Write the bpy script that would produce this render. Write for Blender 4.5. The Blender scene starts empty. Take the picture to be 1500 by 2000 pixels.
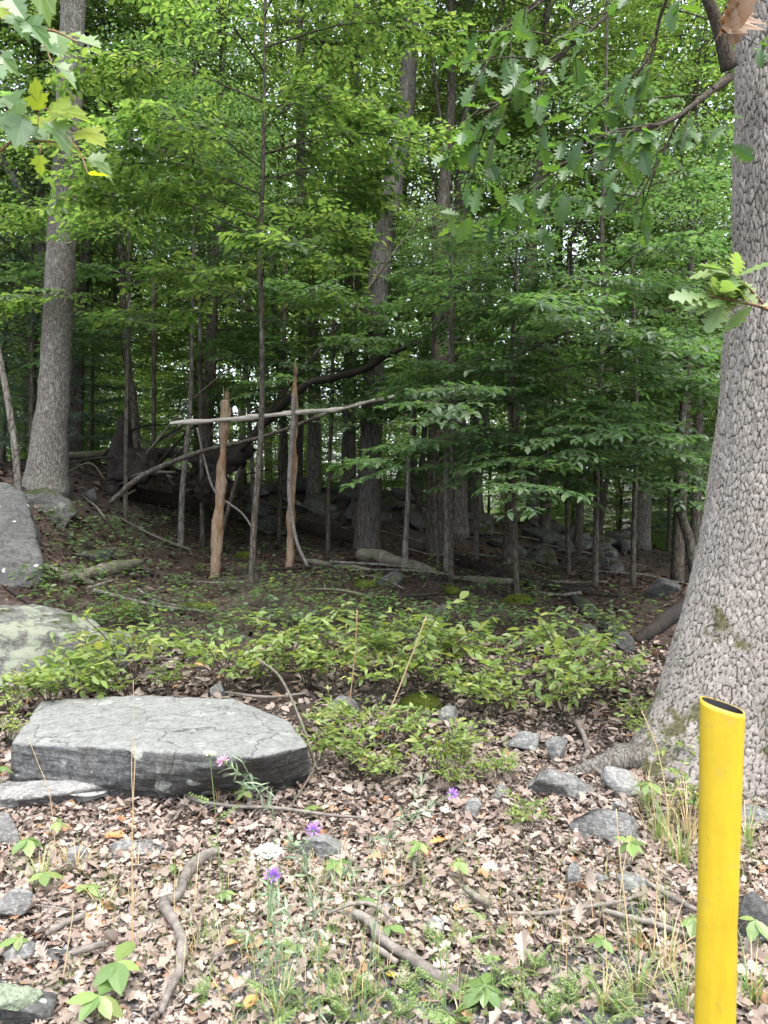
import bpy, bmesh, math, random
import numpy as np
from mathutils import Vector, Matrix, noise as mnoise
from mathutils.kdtree import KDTree

R = np.random.default_rng(7)
random.seed(7)
scn = bpy.context.scene
COL = scn.collection

# ------------------------------------------------------------------ camera, sky, sun, exposure
EYE = 1.6
FPX = 1500.0
cam_d = bpy.data.cameras.new('camera')
cam = bpy.data.objects.new('camera', cam_d)
COL.objects.link(cam)
cam.location = (0, 0, EYE)
cam.rotation_euler = (math.radians(90), 0, 0)
cam_d.sensor_fit = 'VERTICAL'
cam_d.sensor_height = 36
cam_d.lens = 27
cam_d.clip_start = 0.05
cam_d.clip_end = 3000
cam_d.dof.use_dof = True
cam_d.dof.focus_distance = 7.0
cam_d.dof.aperture_fstop = 9.0
scn.camera = cam

SUN_EL, SUN_AZ = math.radians(70), math.radians(152)     # azimuth clockwise from +Y: behind the camera, to its right
world = bpy.data.worlds.new('World')
scn.world = world
world.use_nodes = True
wn = world.node_tree
wn.nodes.clear()
sky = wn.nodes.new('ShaderNodeTexSky')
sky.sky_type = 'NISHITA'
sky.sun_disc = False
sky.sun_elevation = SUN_EL
sky.sun_rotation = SUN_AZ
sky.air_density = 1.0
sky.dust_density = 4.0
sky.ozone_density = 1.0
hs = wn.nodes.new('ShaderNodeHueSaturation')
hs.inputs['Saturation'].default_value = 0.45
bg = wn.nodes.new('ShaderNodeBackground')
bg.inputs['Strength'].default_value = 0.15
wo = wn.nodes.new('ShaderNodeOutputWorld')
wn.links.new(sky.outputs[0], hs.inputs['Color'])
wn.links.new(hs.outputs[0], bg.inputs['Color'])
wn.links.new(bg.outputs[0], wo.inputs['Surface'])

sun_d = bpy.data.lights.new('sun', 'SUN')
sun_d.energy = 1.1
sun_d.angle = math.radians(60)
sun_d.color = (1.0, 0.96, 0.9)
sun = bpy.data.objects.new('sun', sun_d)
COL.objects.link(sun)
sdir = Vector((math.sin(SUN_AZ) * math.cos(SUN_EL), math.cos(SUN_AZ) * math.cos(SUN_EL), math.sin(SUN_EL)))
sun.rotation_euler = (-sdir).to_track_quat('-Z', 'Y').to_euler()
sun.location = sdir * 40

scn.view_settings.view_transform = 'Standard'
scn.view_settings.look = 'None'
scn.view_settings.exposure = 2.5
scn.view_settings.gamma = 1
scn.view_settings.use_curve_mapping = False
scn.render.engine = 'CYCLES'
cy = scn.cycles
cy.max_bounces = 7
cy.diffuse_bounces = 5
cy.glossy_bounces = 2
cy.transmission_bounces = 4
cy.transparent_max_bounces = 4
cy.use_denoising = True
cy.denoiser = 'OPENIMAGEDENOISE'
cy.sample_clamp_indirect = 6
cy.caustics_reflective = False
cy.caustics_refractive = False


# ------------------------------------------------------------------ maths helpers
def S(t):
    t = np.clip(t, 0, 1)
    return t * t * (3 - 2 * t)


def vhash(ix, iy, iz, seed):
    h = (ix * 374761393 + iy * 668265263 + iz * 2147483647 + seed * 974711) & 0xFFFFFFFF
    h = ((h ^ (h >> 13)) * 1274126177) & 0xFFFFFFFF
    h = ((h ^ (h >> 16)) * 2246822519) & 0xFFFFFFFF
    return ((h ^ (h >> 13)) & 0xFFFFFF) / float(0xFFFFFF)


def vnoise(P, scale=1.0, seed=0, octaves=1):
    """smooth value noise, about -1..1, for an (n,3) array"""
    out = np.zeros(len(P)); amp = 1.0; tot = 0.0
    for o in range(octaves):
        Q = np.asarray(P, float) * (scale * 2 ** o) + 17.3 * (o + 1)
        I = np.floor(Q).astype(np.int64); F = Q - I
        F = F * F * (3 - 2 * F)
        acc = 0
        for dx in (0, 1):
            for dy in (0, 1):
                for dz in (0, 1):
                    w = (F[:, 0] if dx else 1 - F[:, 0]) * (F[:, 1] if dy else 1 - F[:, 1]) * (F[:, 2] if dz else 1 - F[:, 2])
                    acc = acc + w * vhash(I[:, 0] + dx, I[:, 1] + dy, I[:, 2] + dz, seed + o)
        out += amp * (acc * 2 - 1); tot += amp; amp *= 0.5
    return out / tot


def nrm(a):
    return a / np.maximum(np.linalg.norm(a, axis=-1, keepdims=True), 1e-9)


GY = np.array([-400, -60, -10, 0, 2.4, 4, 5, 6, 7, 8, 9, 10, 12, 14, 16, 18, 22, 30, 60, 120, 400, 900.])
GZ = np.array([-3, -.6, -.05, 0, .0, .08, .18, .32, .46, .6, .74, .86, 1.02, 1.4, 1.85, 2.0, 1.9, 1.5, .2, -2, -8, -14.])


def ground_z(x, y):
    x = np.atleast_1d(np.asarray(x, float)); y = np.atleast_1d(np.asarray(y, float))
    z = (np.interp(y, GY, GZ) + np.interp(y - .5, GY, GZ) + np.interp(y + .5, GY, GZ)) / 3
    z = z + 1.15 * S((-2.0 - x) / 3.0) * S((y - 5) / 5) * (1 - .6 * S((y - 12) / 8))
    z = z - np.minimum(.2 * np.maximum(x, 0), 1.6) * S((y - 6) / 9)
    P = np.stack([x, y, np.zeros_like(x)], 1)
    z = z + .10 * vnoise(P, .45, 3, 2) * S((y - 3) / 5) + .025 * vnoise(P, 1.9, 5, 2) + .16 * vnoise(P, .8, 8) * S((y - 11) / 4) * S((34 - y) / 10)
    return z


def gz(x, y):
    return float(ground_z(x, y)[0])


def ray(u, v, d):
    return np.array([(u - 750) / FPX * d, d, EYE - (v - 1000) / FPX * d])


def at(u, v):
    """where the line of sight through a photo point meets the ground"""
    d = np.linspace(1.0, 40, 1600)
    x = (u - 750) / FPX * d; z = EYE - (v - 1000) / FPX * d
    below = np.nonzero(z < ground_z(x, d))[0]
    k = d[below[0]] if len(below) else 20.0
    return np.array([(u - 750) / FPX * k, k, gz((u - 750) / FPX * k, k)])


# ------------------------------------------------------------------ mesh helpers
class MB:
    def __init__(s):
        s.v, s.q, s.t, s.qm, s.tm, s.r, s.c, s.n = [], [], [], [], [], [], [], 0

    def add(s, v, quads=None, tris=None, mat=0, rnd=0.0, crack=0.0):
        v = np.asarray(v, float).reshape(-1, 3)
        if quads is not None and len(quads):
            q = np.asarray(quads, np.int64).reshape(-1, 4) + s.n
            s.q.append(q); s.qm.append(np.full(len(q), mat))
        if tris is not None and len(tris):
            t = np.asarray(tris, np.int64).reshape(-1, 3) + s.n
            s.t.append(t); s.tm.append(np.full(len(t), mat))
        s.v.append(v)
        s.r.append(np.broadcast_to(np.asarray(rnd, float), (len(v),)))
        s.c.append(np.broadcast_to(np.asarray(crack, float), (len(v),)))
        s.n += len(v)
        return s

    def mesh(s, name, mats, origin=(0, 0, 0), smooth=False):
        me = bpy.data.meshes.new(name)
        V = np.concatenate(s.v) - np.asarray(origin, float)
        Q = np.concatenate(s.q) if s.q else np.zeros((0, 4), np.int64)
        T = np.concatenate(s.t) if s.t else np.zeros((0, 3), np.int64)
        nq, ntr = len(Q), len(T)
        me.vertices.add(len(V)); me.vertices.foreach_set('co', V.astype(np.float32).ravel())
        me.loops.add(nq * 4 + ntr * 3)
        me.loops.foreach_set('vertex_index', np.concatenate([Q.ravel(), T.ravel()]).astype(np.int32))
        me.polygons.add(nq + ntr)
        me.polygons.foreach_set('loop_start', np.concatenate([np.arange(nq) * 4, nq * 4 + np.arange(ntr) * 3]).astype(np.int32))
        mi = np.concatenate(([*s.qm] or [np.zeros(0)]) + ([*s.tm] or [np.zeros(0)])).astype(np.int32)
        me.polygons.foreach_set('material_index', mi)
        me.polygons.foreach_set('use_smooth', np.full(nq + ntr, smooth))
        me.update(calc_edges=True)
        a = me.attributes.new('rnd', 'FLOAT', 'POINT'); a.data.foreach_set('value', np.concatenate(s.r).astype(np.float32))
        c = np.concatenate(s.c)
        if c.any():
            a = me.attributes.new('crack', 'FLOAT', 'POINT'); a.data.foreach_set('value', c.astype(np.float32))
        for m in (mats if isinstance(mats, (list, tuple)) else [mats]):
            me.materials.append(m)
        return me


def link(name, me, parent=None, loc=(0, 0, 0), kind=None):
    o = bpy.data.objects.new(name, me)
    COL.objects.link(o)
    o.location = loc
    if parent is not None:
        o.parent = parent
    if kind:
        o['kind'] = kind
    return o


def tag(o, label, cat, group=None):
    o['label'] = label; o['category'] = cat
    if group:
        o['group'] = group
    return o


def thing(name, label, cat, loc, group=None):
    o = bpy.data.objects.new(name, None)
    COL.objects.link(o)
    o.location = loc
    o.empty_display_size = .1
    return tag(o, label, cat, group)


def part(root, name, mb, mats, smooth=True):
    return link(name, mb.mesh(name, mats, origin=np.array(root.location), smooth=smooth), root)


def solo(name, label, cat, mb, mats, loc, group=None, smooth=True):
    return tag(link(name, mb.mesh(name, mats, origin=loc, smooth=smooth), None, loc), label, cat, group)


def copy_tree(o, parent=None):
    c = o.copy(); COL.objects.link(c)
    if parent is not None:
        c.parent = parent
    for ch in list(o.children):
        copy_tree(ch, c)
    return c


def spline(pts, sub):
    """Catmull-Rom through the rows of pts"""
    P = np.asarray(pts, float)
    if len(P) < 3 or sub < 2:
        t = np.linspace(0, len(P) - 1, (len(P) - 1) * max(sub, 1) + 1)
        i = np.minimum(t.astype(int), len(P) - 2); f = (t - i)[:, None]
        return P[i] * (1 - f) + P[i + 1] * f
    E = np.vstack([2 * P[0] - P[1], P, 2 * P[-1] - P[-2]])
    t = np.linspace(0, len(P) - 1, (len(P) - 1) * sub + 1)
    i = np.minimum(t.astype(int), len(P) - 2); f = (t - i)[:, None]
    a, b, c, d = E[i], E[i + 1], E[i + 2], E[i + 3]
    return .5 * ((2 * b) + (-a + c) * f + (2 * a - 5 * b + 4 * c - d) * f ** 2 + (-a + 3 * b - 3 * c + d) * f ** 3)


def tube(mb, pts, rad, seg=8, sub=4, rough=0.0, lump=0.0, mat=0, rnd=0.0, flare=0.0, seed=0, fs=9.0, caps=True):
    """a swept limb; rough = fine radial roughness (m), flare = widening at the start with root lobes"""
    A = np.column_stack([np.asarray(pts, float), np.asarray(rad, float)])
    A = spline(A, sub)
    P, r = A[:, :3], np.maximum(A[:, 3], .0004)
    T = nrm(np.gradient(P, axis=0))
    ref = np.array([1., 0, 0]) if abs(T[0][0]) < .8 else np.array([0, 1., 0])
    N = np.zeros_like(P)
    n0 = ref - T[0] * (ref @ T[0]); N[0] = n0 / np.linalg.norm(n0)
    for k in range(1, len(P)):
        n1 = N[k - 1] - T[k] * (N[k - 1] @ T[k]); N[k] = n1 / max(np.linalg.norm(n1), 1e-9)
    B = np.cross(T, N)
    th = np.linspace(0, 2 * np.pi, seg, endpoint=False)
    rr = np.repeat(r[:, None], seg, 1)
    if flare:
        L = np.concatenate([[0], np.cumsum(np.linalg.norm(np.diff(P, axis=0), axis=1))])
        f = np.exp(-L / (2.2 * r[-1] + .5 * r[0] + .02))
        lob = 1 + .5 * np.cos(th * 5 + seed) * .5 + .25 * np.cos(th * 3 + 2 * seed)
        rr = rr * (1 + flare * f[:, None] * lob[None])
    V = P[:, None] + rr[..., None] * (np.cos(th)[None, :, None] * N[:, None] + np.sin(th)[None, :, None] * B[:, None])
    V = V.reshape(-1, 3)
    if rough or lump:
        D = nrm(V - np.repeat(P, seg, 0))
        dz = np.zeros(len(V))
        if rough:
            dz += rough * vnoise(V * np.array([1, 1, .35]), fs * 4, seed + 11, 2)
        if lump:
            dz += lump * vnoise(V, fs * .5, seed + 4)
        V = V + D * (dz * np.minimum(1, rr.ravel() / (r.max() + 1e-9) + .3))[:, None]
    n = len(P)
    i = np.arange(n - 1)[:, None] * seg; j = np.arange(seg)[None]; jn = (j + 1) % seg
    Q = np.stack([i + j, i + jn, i + seg + jn, i + seg + j], -1).reshape(-1, 4)
    tris = []
    if caps:
        V = np.vstack([V, P[0] - T[0] * r[0] * .15, P[-1] + T[-1] * r[-1] * .15])
        c0, c1 = n * seg, n * seg + 1
        tris = [(c0, (k + 1) % seg, k) for k in range(seg)] + [(c1, (n - 1) * seg + k, (n - 1) * seg + (k + 1) % seg) for k in range(seg)]
    mb.add(V, Q, tris, mat, rnd)
    return P


# leaf templates: (along, across) points and faces; every template is a unit long
def strip(a, w):
    a = list(a); w = list(w); v = [(a[0], 0)]; q, t = [], []
    for k in range(1, len(a) - 1):
        v += [(a[k], 0), (a[k], w[k]), (a[k], -w[k])]
    v.append((a[-1], 0)); e = len(v) - 1
    t += [(0, 1, 2), (0, 3, 1)]
    for k in range(len(a) - 3):
        b = 1 + 3 * k
        q += [(b, b + 3, b + 4, b + 1), (b, b + 2, b + 5, b + 3)]
    b = 1 + 3 * (len(a) - 3)
    t += [(b, e, b + 1), (b, b + 2, e)]
    return np.array(v, float), np.array(q, int).reshape(-1, 4), np.array(t, int)


TPL_SMALL = (np.array([(0, 0), (.48, .27), (1, 0), (.48, -.27)], float), np.zeros((0, 4), int), np.array([(0, 2, 1), (0, 3, 2)]))
TPL_OVAL = strip([0, .22, .52, .8, 1], [0, .2, .27, .16, 0])
TPL_SLIM = strip([0, .25, .6, 1], [0, .13, .15, 0])
TPL_OAK = strip([0, .1, .2, .27, .36, .45, .56, .64, .74, .82, .92, 1], [0, .04, .16, .08, .26, .11, .36, .15, .31, .13, .14, 0])
TPL_LITTER = strip([0, .22, .42, .68, .88, 1], [0, .24, .17, .29, .11, 0])


def tpl_maple():
    h = [(0, .02), (.02, .10), (.04, .30), (.16, .24), (.18, .45), (.30, .40), (.42, .58), (.44, .38), (.47, .22), (.55, .20), (.60, .33), (.68, .25), (.84, .20), (.80, .12), (1.0, .0)]
    pts = [(.2, 0)] + h + [(a, -s) for a, s in reversed(h[:-1])]
    n = len(pts)
    return np.array(pts, float), np.zeros((0, 4), int), np.array([(0, k + 1, k) for k in range(1, n - 1)] + [(0, 1, n - 1)])


TPL_MAPLE = tpl_maple()


def add_leaves(mb, pos, d, n, size, tpl, rng, fold=.25, curl=.15, width=1.0, mat=0, twist=0.0, vary=.5):
    pos, d, n = np.asarray(pos, float), nrm(np.asarray(d, float)), np.asarray(n, float)
    N = len(pos)
    if N == 0:
        return
    t = nrm(np.cross(n, d)); n = np.cross(d, t)
    size = np.broadcast_to(np.asarray(size, float), (N,))
    a, s = tpl[0][:, 0], tpl[0][:, 1] * width
    fo = fold * (1 + vary * rng.normal(size=(N, 1))); cu = curl * (1 + vary * 1.5 * rng.normal(size=(N, 1)))
    h = fo * np.abs(s)[None] - cu * (a ** 2)[None] + twist * rng.normal(size=(N, 1)) * (a * s)[None] * 4
    V = pos[:, None] + size[:, None, None] * (a[None, :, None] * d[:, None] + s[None, :, None] * t[:, None] + h[..., None] * n[:, None])
    k = len(a); off = (np.arange(N) * k)[:, None, None]
    mb.add(V.reshape(-1, 3), (tpl[1][None] + off).reshape(-1, 4) if len(tpl[1]) else None,
           (tpl[2][None] + off).reshape(-1, 3), mat, np.repeat(rng.random(N), k))


# ------------------------------------------------------------------ materials
def new_mat(name):
    m = bpy.data.materials.new(name); m.use_nodes = True
    nt = m.node_tree; nt.nodes.clear()
    return m, nt


class G:
    """tiny node-graph writer"""
    def __init__(s, nt):
        s.nt = nt

    def n(s, t, ins=None, **props):
        x = s.nt.nodes.new('ShaderNode' + t)
        for k, v in props.items():
            setattr(x, k, v)
        for k, v in (ins or {}).items():
            sock = x.inputs[k]
            if isinstance(v, bpy.types.NodeSocket):
                s.nt.links.new(v, sock)
            else:
                sock.default_value = v
        return x

    def coord(s, scale=(1, 1, 1), which='Object'):
        tc = s.n('TexCoord')
        return s.n('Mapping', {'Vector': tc.outputs[which], 'Scale': scale}).outputs[0]

    def noise(s, vec, scale, detail=4, rough=.55):
        return s.n('TexNoise', {'Vector': vec, 'Scale': scale, 'Detail': detail, 'Roughness': rough}).outputs['Fac']

    def ramp(s, fac, stops):
        r = s.n('ValToRGB', {'Fac': fac}); e = r.color_ramp.elements
        while len(e) < len(stops):
            e.new(.5)
        for k, (p, c) in enumerate(stops):
            e[k].position = p
            e[k].color = (*c, 1) if isinstance(c, (tuple, list)) else (c, c, c, 1)
        return r.outputs['Color']

    def mix(s, f, a, b, mode='MIX'):
        x = s.n('Mix', data_type='RGBA', blend_type=mode)
        for sock, v in ((x.inputs[0], f), (x.inputs[6], a), (x.inputs[7], b)):
            if isinstance(v, bpy.types.NodeSocket):
                s.nt.links.new(v, sock)
            else:
                sock.default_value = v if isinstance(v, (int, float)) else (*v, 1)
        return x.outputs[2]

    def math(s, op, a, b=0.0):
        return s.n('Math', {0: a, 1: b}, operation=op).outputs[0]

    def out(s, sh):
        o = s.n('OutputMaterial'); s.nt.links.new(sh, o.inputs['Surface'])


def leaf_mat(name, stops, trans=.45, tint=(2.5, 2.4, 1.3), rough=.42, spec=.55):
    m, nt = new_mat(name); g = G(nt)
    at_ = g.n('Attribute', attribute_name='rnd').outputs['Fac']
    oi = g.n('ObjectInfo').outputs['Random']
    f = g.math('FRACT', g.math('ADD', at_, oi))
    col = g.ramp(f, stops)
    v = g.n('MapRange', {'Value': oi, 'To Min': .82, 'To Max': 1.15}).outputs[0]
    col = g.n('HueSaturation', {'Color': col, 'Value': v}).outputs[0]
    p = g.n('BsdfPrincipled', {'Base Color': col, 'Roughness': rough, 'Specular IOR Level': spec})
    tcol = g.mix(1.0, col, tint, 'MULTIPLY')
    t = g.n('BsdfTranslucent', {'Color': tcol})
    g.out(g.n('MixShader', {0: trans, 1: p.outputs[0], 2: t.outputs[0]}).outputs[0])
    return m


def bark_mat(name, dark, mid, light, lichen, lich_amt=.45, scale=22, stretch=.28, bump=.6, fis=.12):
    m, nt = new_mat(name); g = G(nt)
    c = g.coord((1, 1, stretch))
    nz = g.n('TexNoise', {'Vector': c, 'Scale': scale * .5, 'Detail': 3}).outputs['Color']
    cd = g.mix(.11, c, nz, 'ADD')
    vo = g.n('TexVoronoi', {'Vector': cd, 'Scale': scale}, feature='DISTANCE_TO_EDGE').outputs['Distance']
    cell = g.ramp(vo, [(0, 0.0), (fis, .7), (.45, 1.0)])
    fine = g.noise(c, scale * 4, 5, .65)
    f = g.math('ADD', g.math('MULTIPLY', fine, .75), g.math('MULTIPLY', cell, .32))
    col = g.ramp(f, [(.3, dark), (.58, mid), (.85, light)])
    c2 = g.coord((1, 1, .6))
    lz = g.ramp(g.noise(c2, 5, 5, .6), [(1 - lich_amt - .05, 0.0), (1 - lich_amt + .06, 1.0)])
    col = g.mix(g.math('MULTIPLY', lz, g.math('MULTIPLY', cell, .75)), col, lichen)
    b = g.n('Bump', {'Height': f, 'Strength': bump, 'Distance': .03}).outputs[0]
    g.out(g.n('BsdfPrincipled', {'Base Color': col, 'Roughness': .9, 'Specular IOR Level': .15, 'Normal': b}).outputs[0])
    return m


def rock_mat(name, dark, light, lichen=(.42, .45, .38), lich=.34, moss=0.0, warm=None, fine=55, bump=.85, layer=9.0, lit_top=False, spots=0.0):
    m, nt = new_mat(name); g = G(nt)
    c = g.coord()
    cl = g.coord((1, 1, layer))
    base = g.math('ADD', g.math('MULTIPLY', g.noise(c, 3, 6, .6), .6), g.math('MULTIPLY', g.noise(cl, 4, 6, .65), .45))
    col = g.ramp(base, [(.40, dark), (.62, light)])
    speck = g.noise(c, fine, 4, .7)
    col = g.mix(g.ramp(speck, [(.47, 0.0), (.62, .6)]), col, tuple(min(1, x * 1.6) for x in light))
    col = g.mix(g.ramp(g.noise(c, fine * .35, 5, .7), [(.5, 0.0), (.62, .55)]), col, tuple(x * .6 for x in dark))
    col = g.mix(g.ramp(g.noise(c, 2.2, 5, .65), [(.5, 0.0), (.75, .5)]), col, warm or tuple(x * .55 for x in dark))
    l1 = g.ramp(g.noise(c, 6, 6, .62), [(1 - lich - .02, 0.0), (1 - lich + .03, .8)])
    col = g.mix(l1, col, lichen)
    if spots == 1:  # bedding lines of the slab
        bl = g.noise(g.mix(.02, g.coord((1.2, 1.2, 34)), g.n('TexNoise', {'Vector': c, 'Scale': 3}).outputs['Color'], 'ADD'), 1.6, 5, .7)
        col = g.mix(g.ramp(bl, [(.36, .75), (.43, 0.0)]), col, (.018, .017, .015))
        fl = g.n('TexVoronoi', {'Vector': g.mix(.5, c, g.n('TexNoise', {'Vector': c, 'Scale': 2.5, 'Detail': 5}).outputs['Color'], 'ADD'), 'Scale': 1.7}, feature='DISTANCE_TO_EDGE').outputs['Distance']
        crackm = g.ramp(fl, [(0.0, .85), (.012, 0.0)])
    if spots:  # crusts of white lichen
        wv = g.mix(.12, c, g.n('TexNoise', {'Vector': c, 'Scale': 7, 'Detail': 4}).outputs['Color'], 'ADD')
        vs = g.n('TexVoronoi', {'Vector': wv, 'Scale': 5.5 * (2.2 if spots > 1 else 1)}).outputs
        rs = g.n('SeparateColor', {'Color': vs['Color']}).outputs
        rad = g.math('MULTIPLY', g.math('SUBTRACT', rs[0], .35), .55 if spots <= 1 else .4)
        q = g.math('SUBTRACT', rad, vs['Distance'])
        col = g.mix(g.math('MULTIPLY', g.ramp(q, [(.0, 0.0), (.03, .8)]), g.ramp(g.noise(c, 50, 4, .7), [(.35, .25), (.6, 1.0)])), col, (.42, .45, .40))
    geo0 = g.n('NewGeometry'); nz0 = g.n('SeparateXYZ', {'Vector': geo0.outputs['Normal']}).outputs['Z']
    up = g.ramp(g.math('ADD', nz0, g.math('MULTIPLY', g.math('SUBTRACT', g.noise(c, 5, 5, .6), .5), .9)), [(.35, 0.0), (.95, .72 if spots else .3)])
    if lit_top:  # paints toplight into the colour: upward faces pale, shaded front left dark
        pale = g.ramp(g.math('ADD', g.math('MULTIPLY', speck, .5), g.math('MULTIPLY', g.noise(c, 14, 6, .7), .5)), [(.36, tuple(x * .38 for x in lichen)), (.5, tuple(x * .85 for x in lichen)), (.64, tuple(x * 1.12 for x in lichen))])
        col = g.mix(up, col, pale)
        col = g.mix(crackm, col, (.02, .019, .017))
    h = g.math('ADD', g.math('MULTIPLY', base, .8), g.math('MULTIPLY', speck, .35))
    if moss > 0:
        geo = g.n('NewGeometry')
        nz = g.n('SeparateXYZ', {'Vector': geo.outputs['Normal']}).outputs['Z']
        mf = g.math('ADD', g.math('MULTIPLY', nz, .35), g.noise(c, 3.5, 5, .6))
        mf = g.ramp(mf, [(.98 - moss * .45, 0.0), (1.06 - moss * .45, 1.0)])
        mcol = g.ramp(g.noise(c, 70, 3, .6), [(.3, (.014, .02, .006)), (.7, (.042, .055, .014))])
        col = g.mix(mf, col, mcol)
        h = g.math('ADD', h, g.math('MULTIPLY', mf, g.noise(c, 90, 2, .6)))
    b = g.n('Bump', {'Height': h, 'Strength': bump, 'Distance': .035}).outputs[0]
    g.out(g.n('BsdfPrincipled', {'Base Color': col, 'Roughness': .85, 'Specular IOR Level': .25, 'Normal': b}).outputs[0])
    return m


def wood_mat(name, dark, light, stretch=(1, 1, 1), scale=18, bump=.4, patch=None):
    m, nt = new_mat(name); g = G(nt)
    c = g.coord(stretch)
    f = g.math('ADD', g.math('MULTIPLY', g.noise(c, scale, 6, .65), .7), g.math('MULTIPLY', g.noise(c, scale * .2, 4), .3))
    col = g.ramp(f, [(.3, dark), (.66, light)])
    if patch:
        col = g.mix(g.ramp(g.noise(g.coord((1, 1, .35)), 11, 5, .65), [(.47, 0.0), (.56, .85)]), col, patch)
        col = g.mix(g.ramp(g.noise(g.coord((1, 1, .3)), 7, 4, .6), [(.56, 0.0), (.66, .7)]), col, (.17, .155, .135))
    b = g.n('Bump', {'Height': f, 'Strength': bump, 'Distance': .02}).outputs[0]
    g.out(g.n('BsdfPrincipled', {'Base Color': col, 'Roughness': .85, 'Specular IOR Level': .2, 'Normal': b}).outputs[0])
    return m


M = {}
M['understory'] = leaf_mat('understory_leaf', [(0, (.040, .080, .026)), (.5, (.064, .114, .037)), (.9, (.092, .145, .046)), (1, (.12, .16, .052))], .6)
M['shade'] = leaf_mat('shade_leaf', [(0, (.045, .090, .038)), (.6, (.066, .118, .050)), (1, (.088, .14, .056))], .48, (2.0, 2.1, 1.2))
M['canopy'] = leaf_mat('canopy_leaf', [(0, (.060, .112, .036)), (.5, (.09, .15, .048)), (1, (.125, .185, .06))], .62)
M['oak_leaf'] = leaf_mat('oak_leaf', [(0, (0.0360, 0.0840, 0.0312)), (.5, (0.0540, 0.1200, 0.0384)), (1, (0.0780, 0.1500, 0.0432))], .45, (1.9, 1.8, .6))
M['oak_dead'] = leaf_mat('dead_oak_leaf', [(0, (.22, .13, .07)), (1, (.32, .20, .11))], .25, (1.1, .9, .6))
M['maple_pale'] = leaf_mat('maple_leaf_pale', [(0, (.16, .225, .024)), (.6, (.21, .265, .024)), (1, (.17, .235, .035))], .55, (2.0, 2.0, .5), .55, .25)
M['maple'] = leaf_mat('maple_leaf', [(0, (.07, .14, .06)), (.6, (.10, .18, .07)), (1, (.13, .20, .07))], .45)
M['shrub'] = leaf_mat('shrub_leaf', [(0, (.10, .165, .045)), (.5, (.16, .225, .065)), (.85, (.21, .265, .075)), (1, (.26, .275, .08))], .45, (1.6, 1.6, .9), .4, .5)
M['weed'] = leaf_mat('weed_leaf', [(0, (.10, .17, .055)), (.6, (.155, .23, .075)), (1, (.22, .27, .10))], .4, (1.6, 1.6, .8))
M['sage'] = leaf_mat('knapweed_leaf', [(0, (.15, .21, .13)), (1, (.21, .28, .17))], .3, (1.1, 1.1, .8))
M['yellow_leaf'] = leaf_mat('yellow_leaf', [(0, (.45, .42, .03)), (1, (.5, .45, .05))], .35, (1, 1, .5))
M['orange_leaf'] = leaf_mat('orange_leaf', [(0, (.36, .17, .06)), (1, (.42, .22, .09))], .2, (1, .9, .6))
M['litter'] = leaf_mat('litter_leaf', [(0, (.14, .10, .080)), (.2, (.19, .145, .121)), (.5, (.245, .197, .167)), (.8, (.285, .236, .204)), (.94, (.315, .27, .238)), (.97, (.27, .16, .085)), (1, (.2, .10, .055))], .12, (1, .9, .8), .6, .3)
M['litter_shaded'] = leaf_mat('shaded_litter_leaf', [(0, (0.0186, 0.0112, 0.0081)), (.4, (0.0403, 0.0248, 0.0174)), (.75, (0.0651, 0.0422, 0.0298)), (.95, (0.0992, 0.0670, 0.0496)), (1, (0.0806, 0.0372, 0.0186))], .1, (1, .9, .8), .6, .3)  # darkened copy of litter_leaf: shade under the trees painted into the colour
M['needle'] = leaf_mat('pine_needle', [(0, (.02, .05, .024)), (1, (.04, .08, .035))], .2, (1.1, 1.1, .7))
M['dry_grass'] = leaf_mat('dry_grass', [(0, (.35, .25, .13)), (1, (.48, .37, .22))], .2, (1, .9, .7))
M['grass'] = leaf_mat('grass_blade', [(0, (.09, .15, .05)), (.7, (.14, .21, .075)), (1, (.3, .28, .14))], .4)
M['bark_dark'] = bark_mat('bark_dark', (.018, .015, .012), (.065, .055, .045), (.14, .125, .105), (.17, .20, .15), .38)
M['bark_grey'] = bark_mat('bark_grey', (0.0245, 0.0210, 0.0189), (0.1050, 0.0945, 0.0826), (0.1890, 0.1715, 0.1540), (0.1680, 0.1890, 0.1540), .42, 18, .3)
M['bark_pale'] = bark_mat('bark_pale', (0.0410, 0.0353, 0.0312), (0.1640, 0.1517, 0.1353), (0.2706, 0.2501, 0.2255), (0.2296, 0.2542, 0.2132), .4, 34, .30, .9, .2)
M['bark_ridge'] = bark_mat('bark_ridged', (.022, .02, .017), (.085, .079, .07), (.165, .155, .14), (.16, .18, .145), .3, 30, .1, .9)
M['bark_twig'] = bark_mat('bark_twig', (.03, .024, .018), (.07, .058, .045), (.12, .10, .08), (.2, .23, .17), .3, 40)
M['branch_red'] = wood_mat('maple_twig', (.11, .06, .035), (.2, .12, .07))
M['snag'] = wood_mat('snag_wood', (.06, .042, .028), (.30, .225, .155), (1, 1, .09), 85, 1.0, (.16, .088, .045))
M['grey_wood'] = wood_mat('weathered_wood', (.035, .031, .027), (.20, .178, .16), (1, 1, 1), 26, .6)
M['grey_pole'] = wood_mat('weathered_pole', (.12, .105, .085), (.40, .37, .33), (.25, 1, 1), 26, .6)
M['dark_wood'] = wood_mat('rotten_wood', (.005, .004, .0035), (.026, .020, .016), (1, 1, .4), 20, 1.0)
M['log'] = wood_mat('log_wood', (.035, .028, .022), (.15, .13, .11), (.3, 1, 1), 22, .8, (.08, .09, .05))
M['green_stem'] = wood_mat('green_stem', (.07, .12, .04), (.13, .19, .07))
M['rock'] = rock_mat('grey_rock', (.06, .06, .057), (.155, .155, .152), (.25, .265, .235), .38)
M['rock_pale'] = rock_mat('pale_rock', (.08, .08, .077), (.20, .20, .195), (.29, .305, .27), .40)
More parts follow.
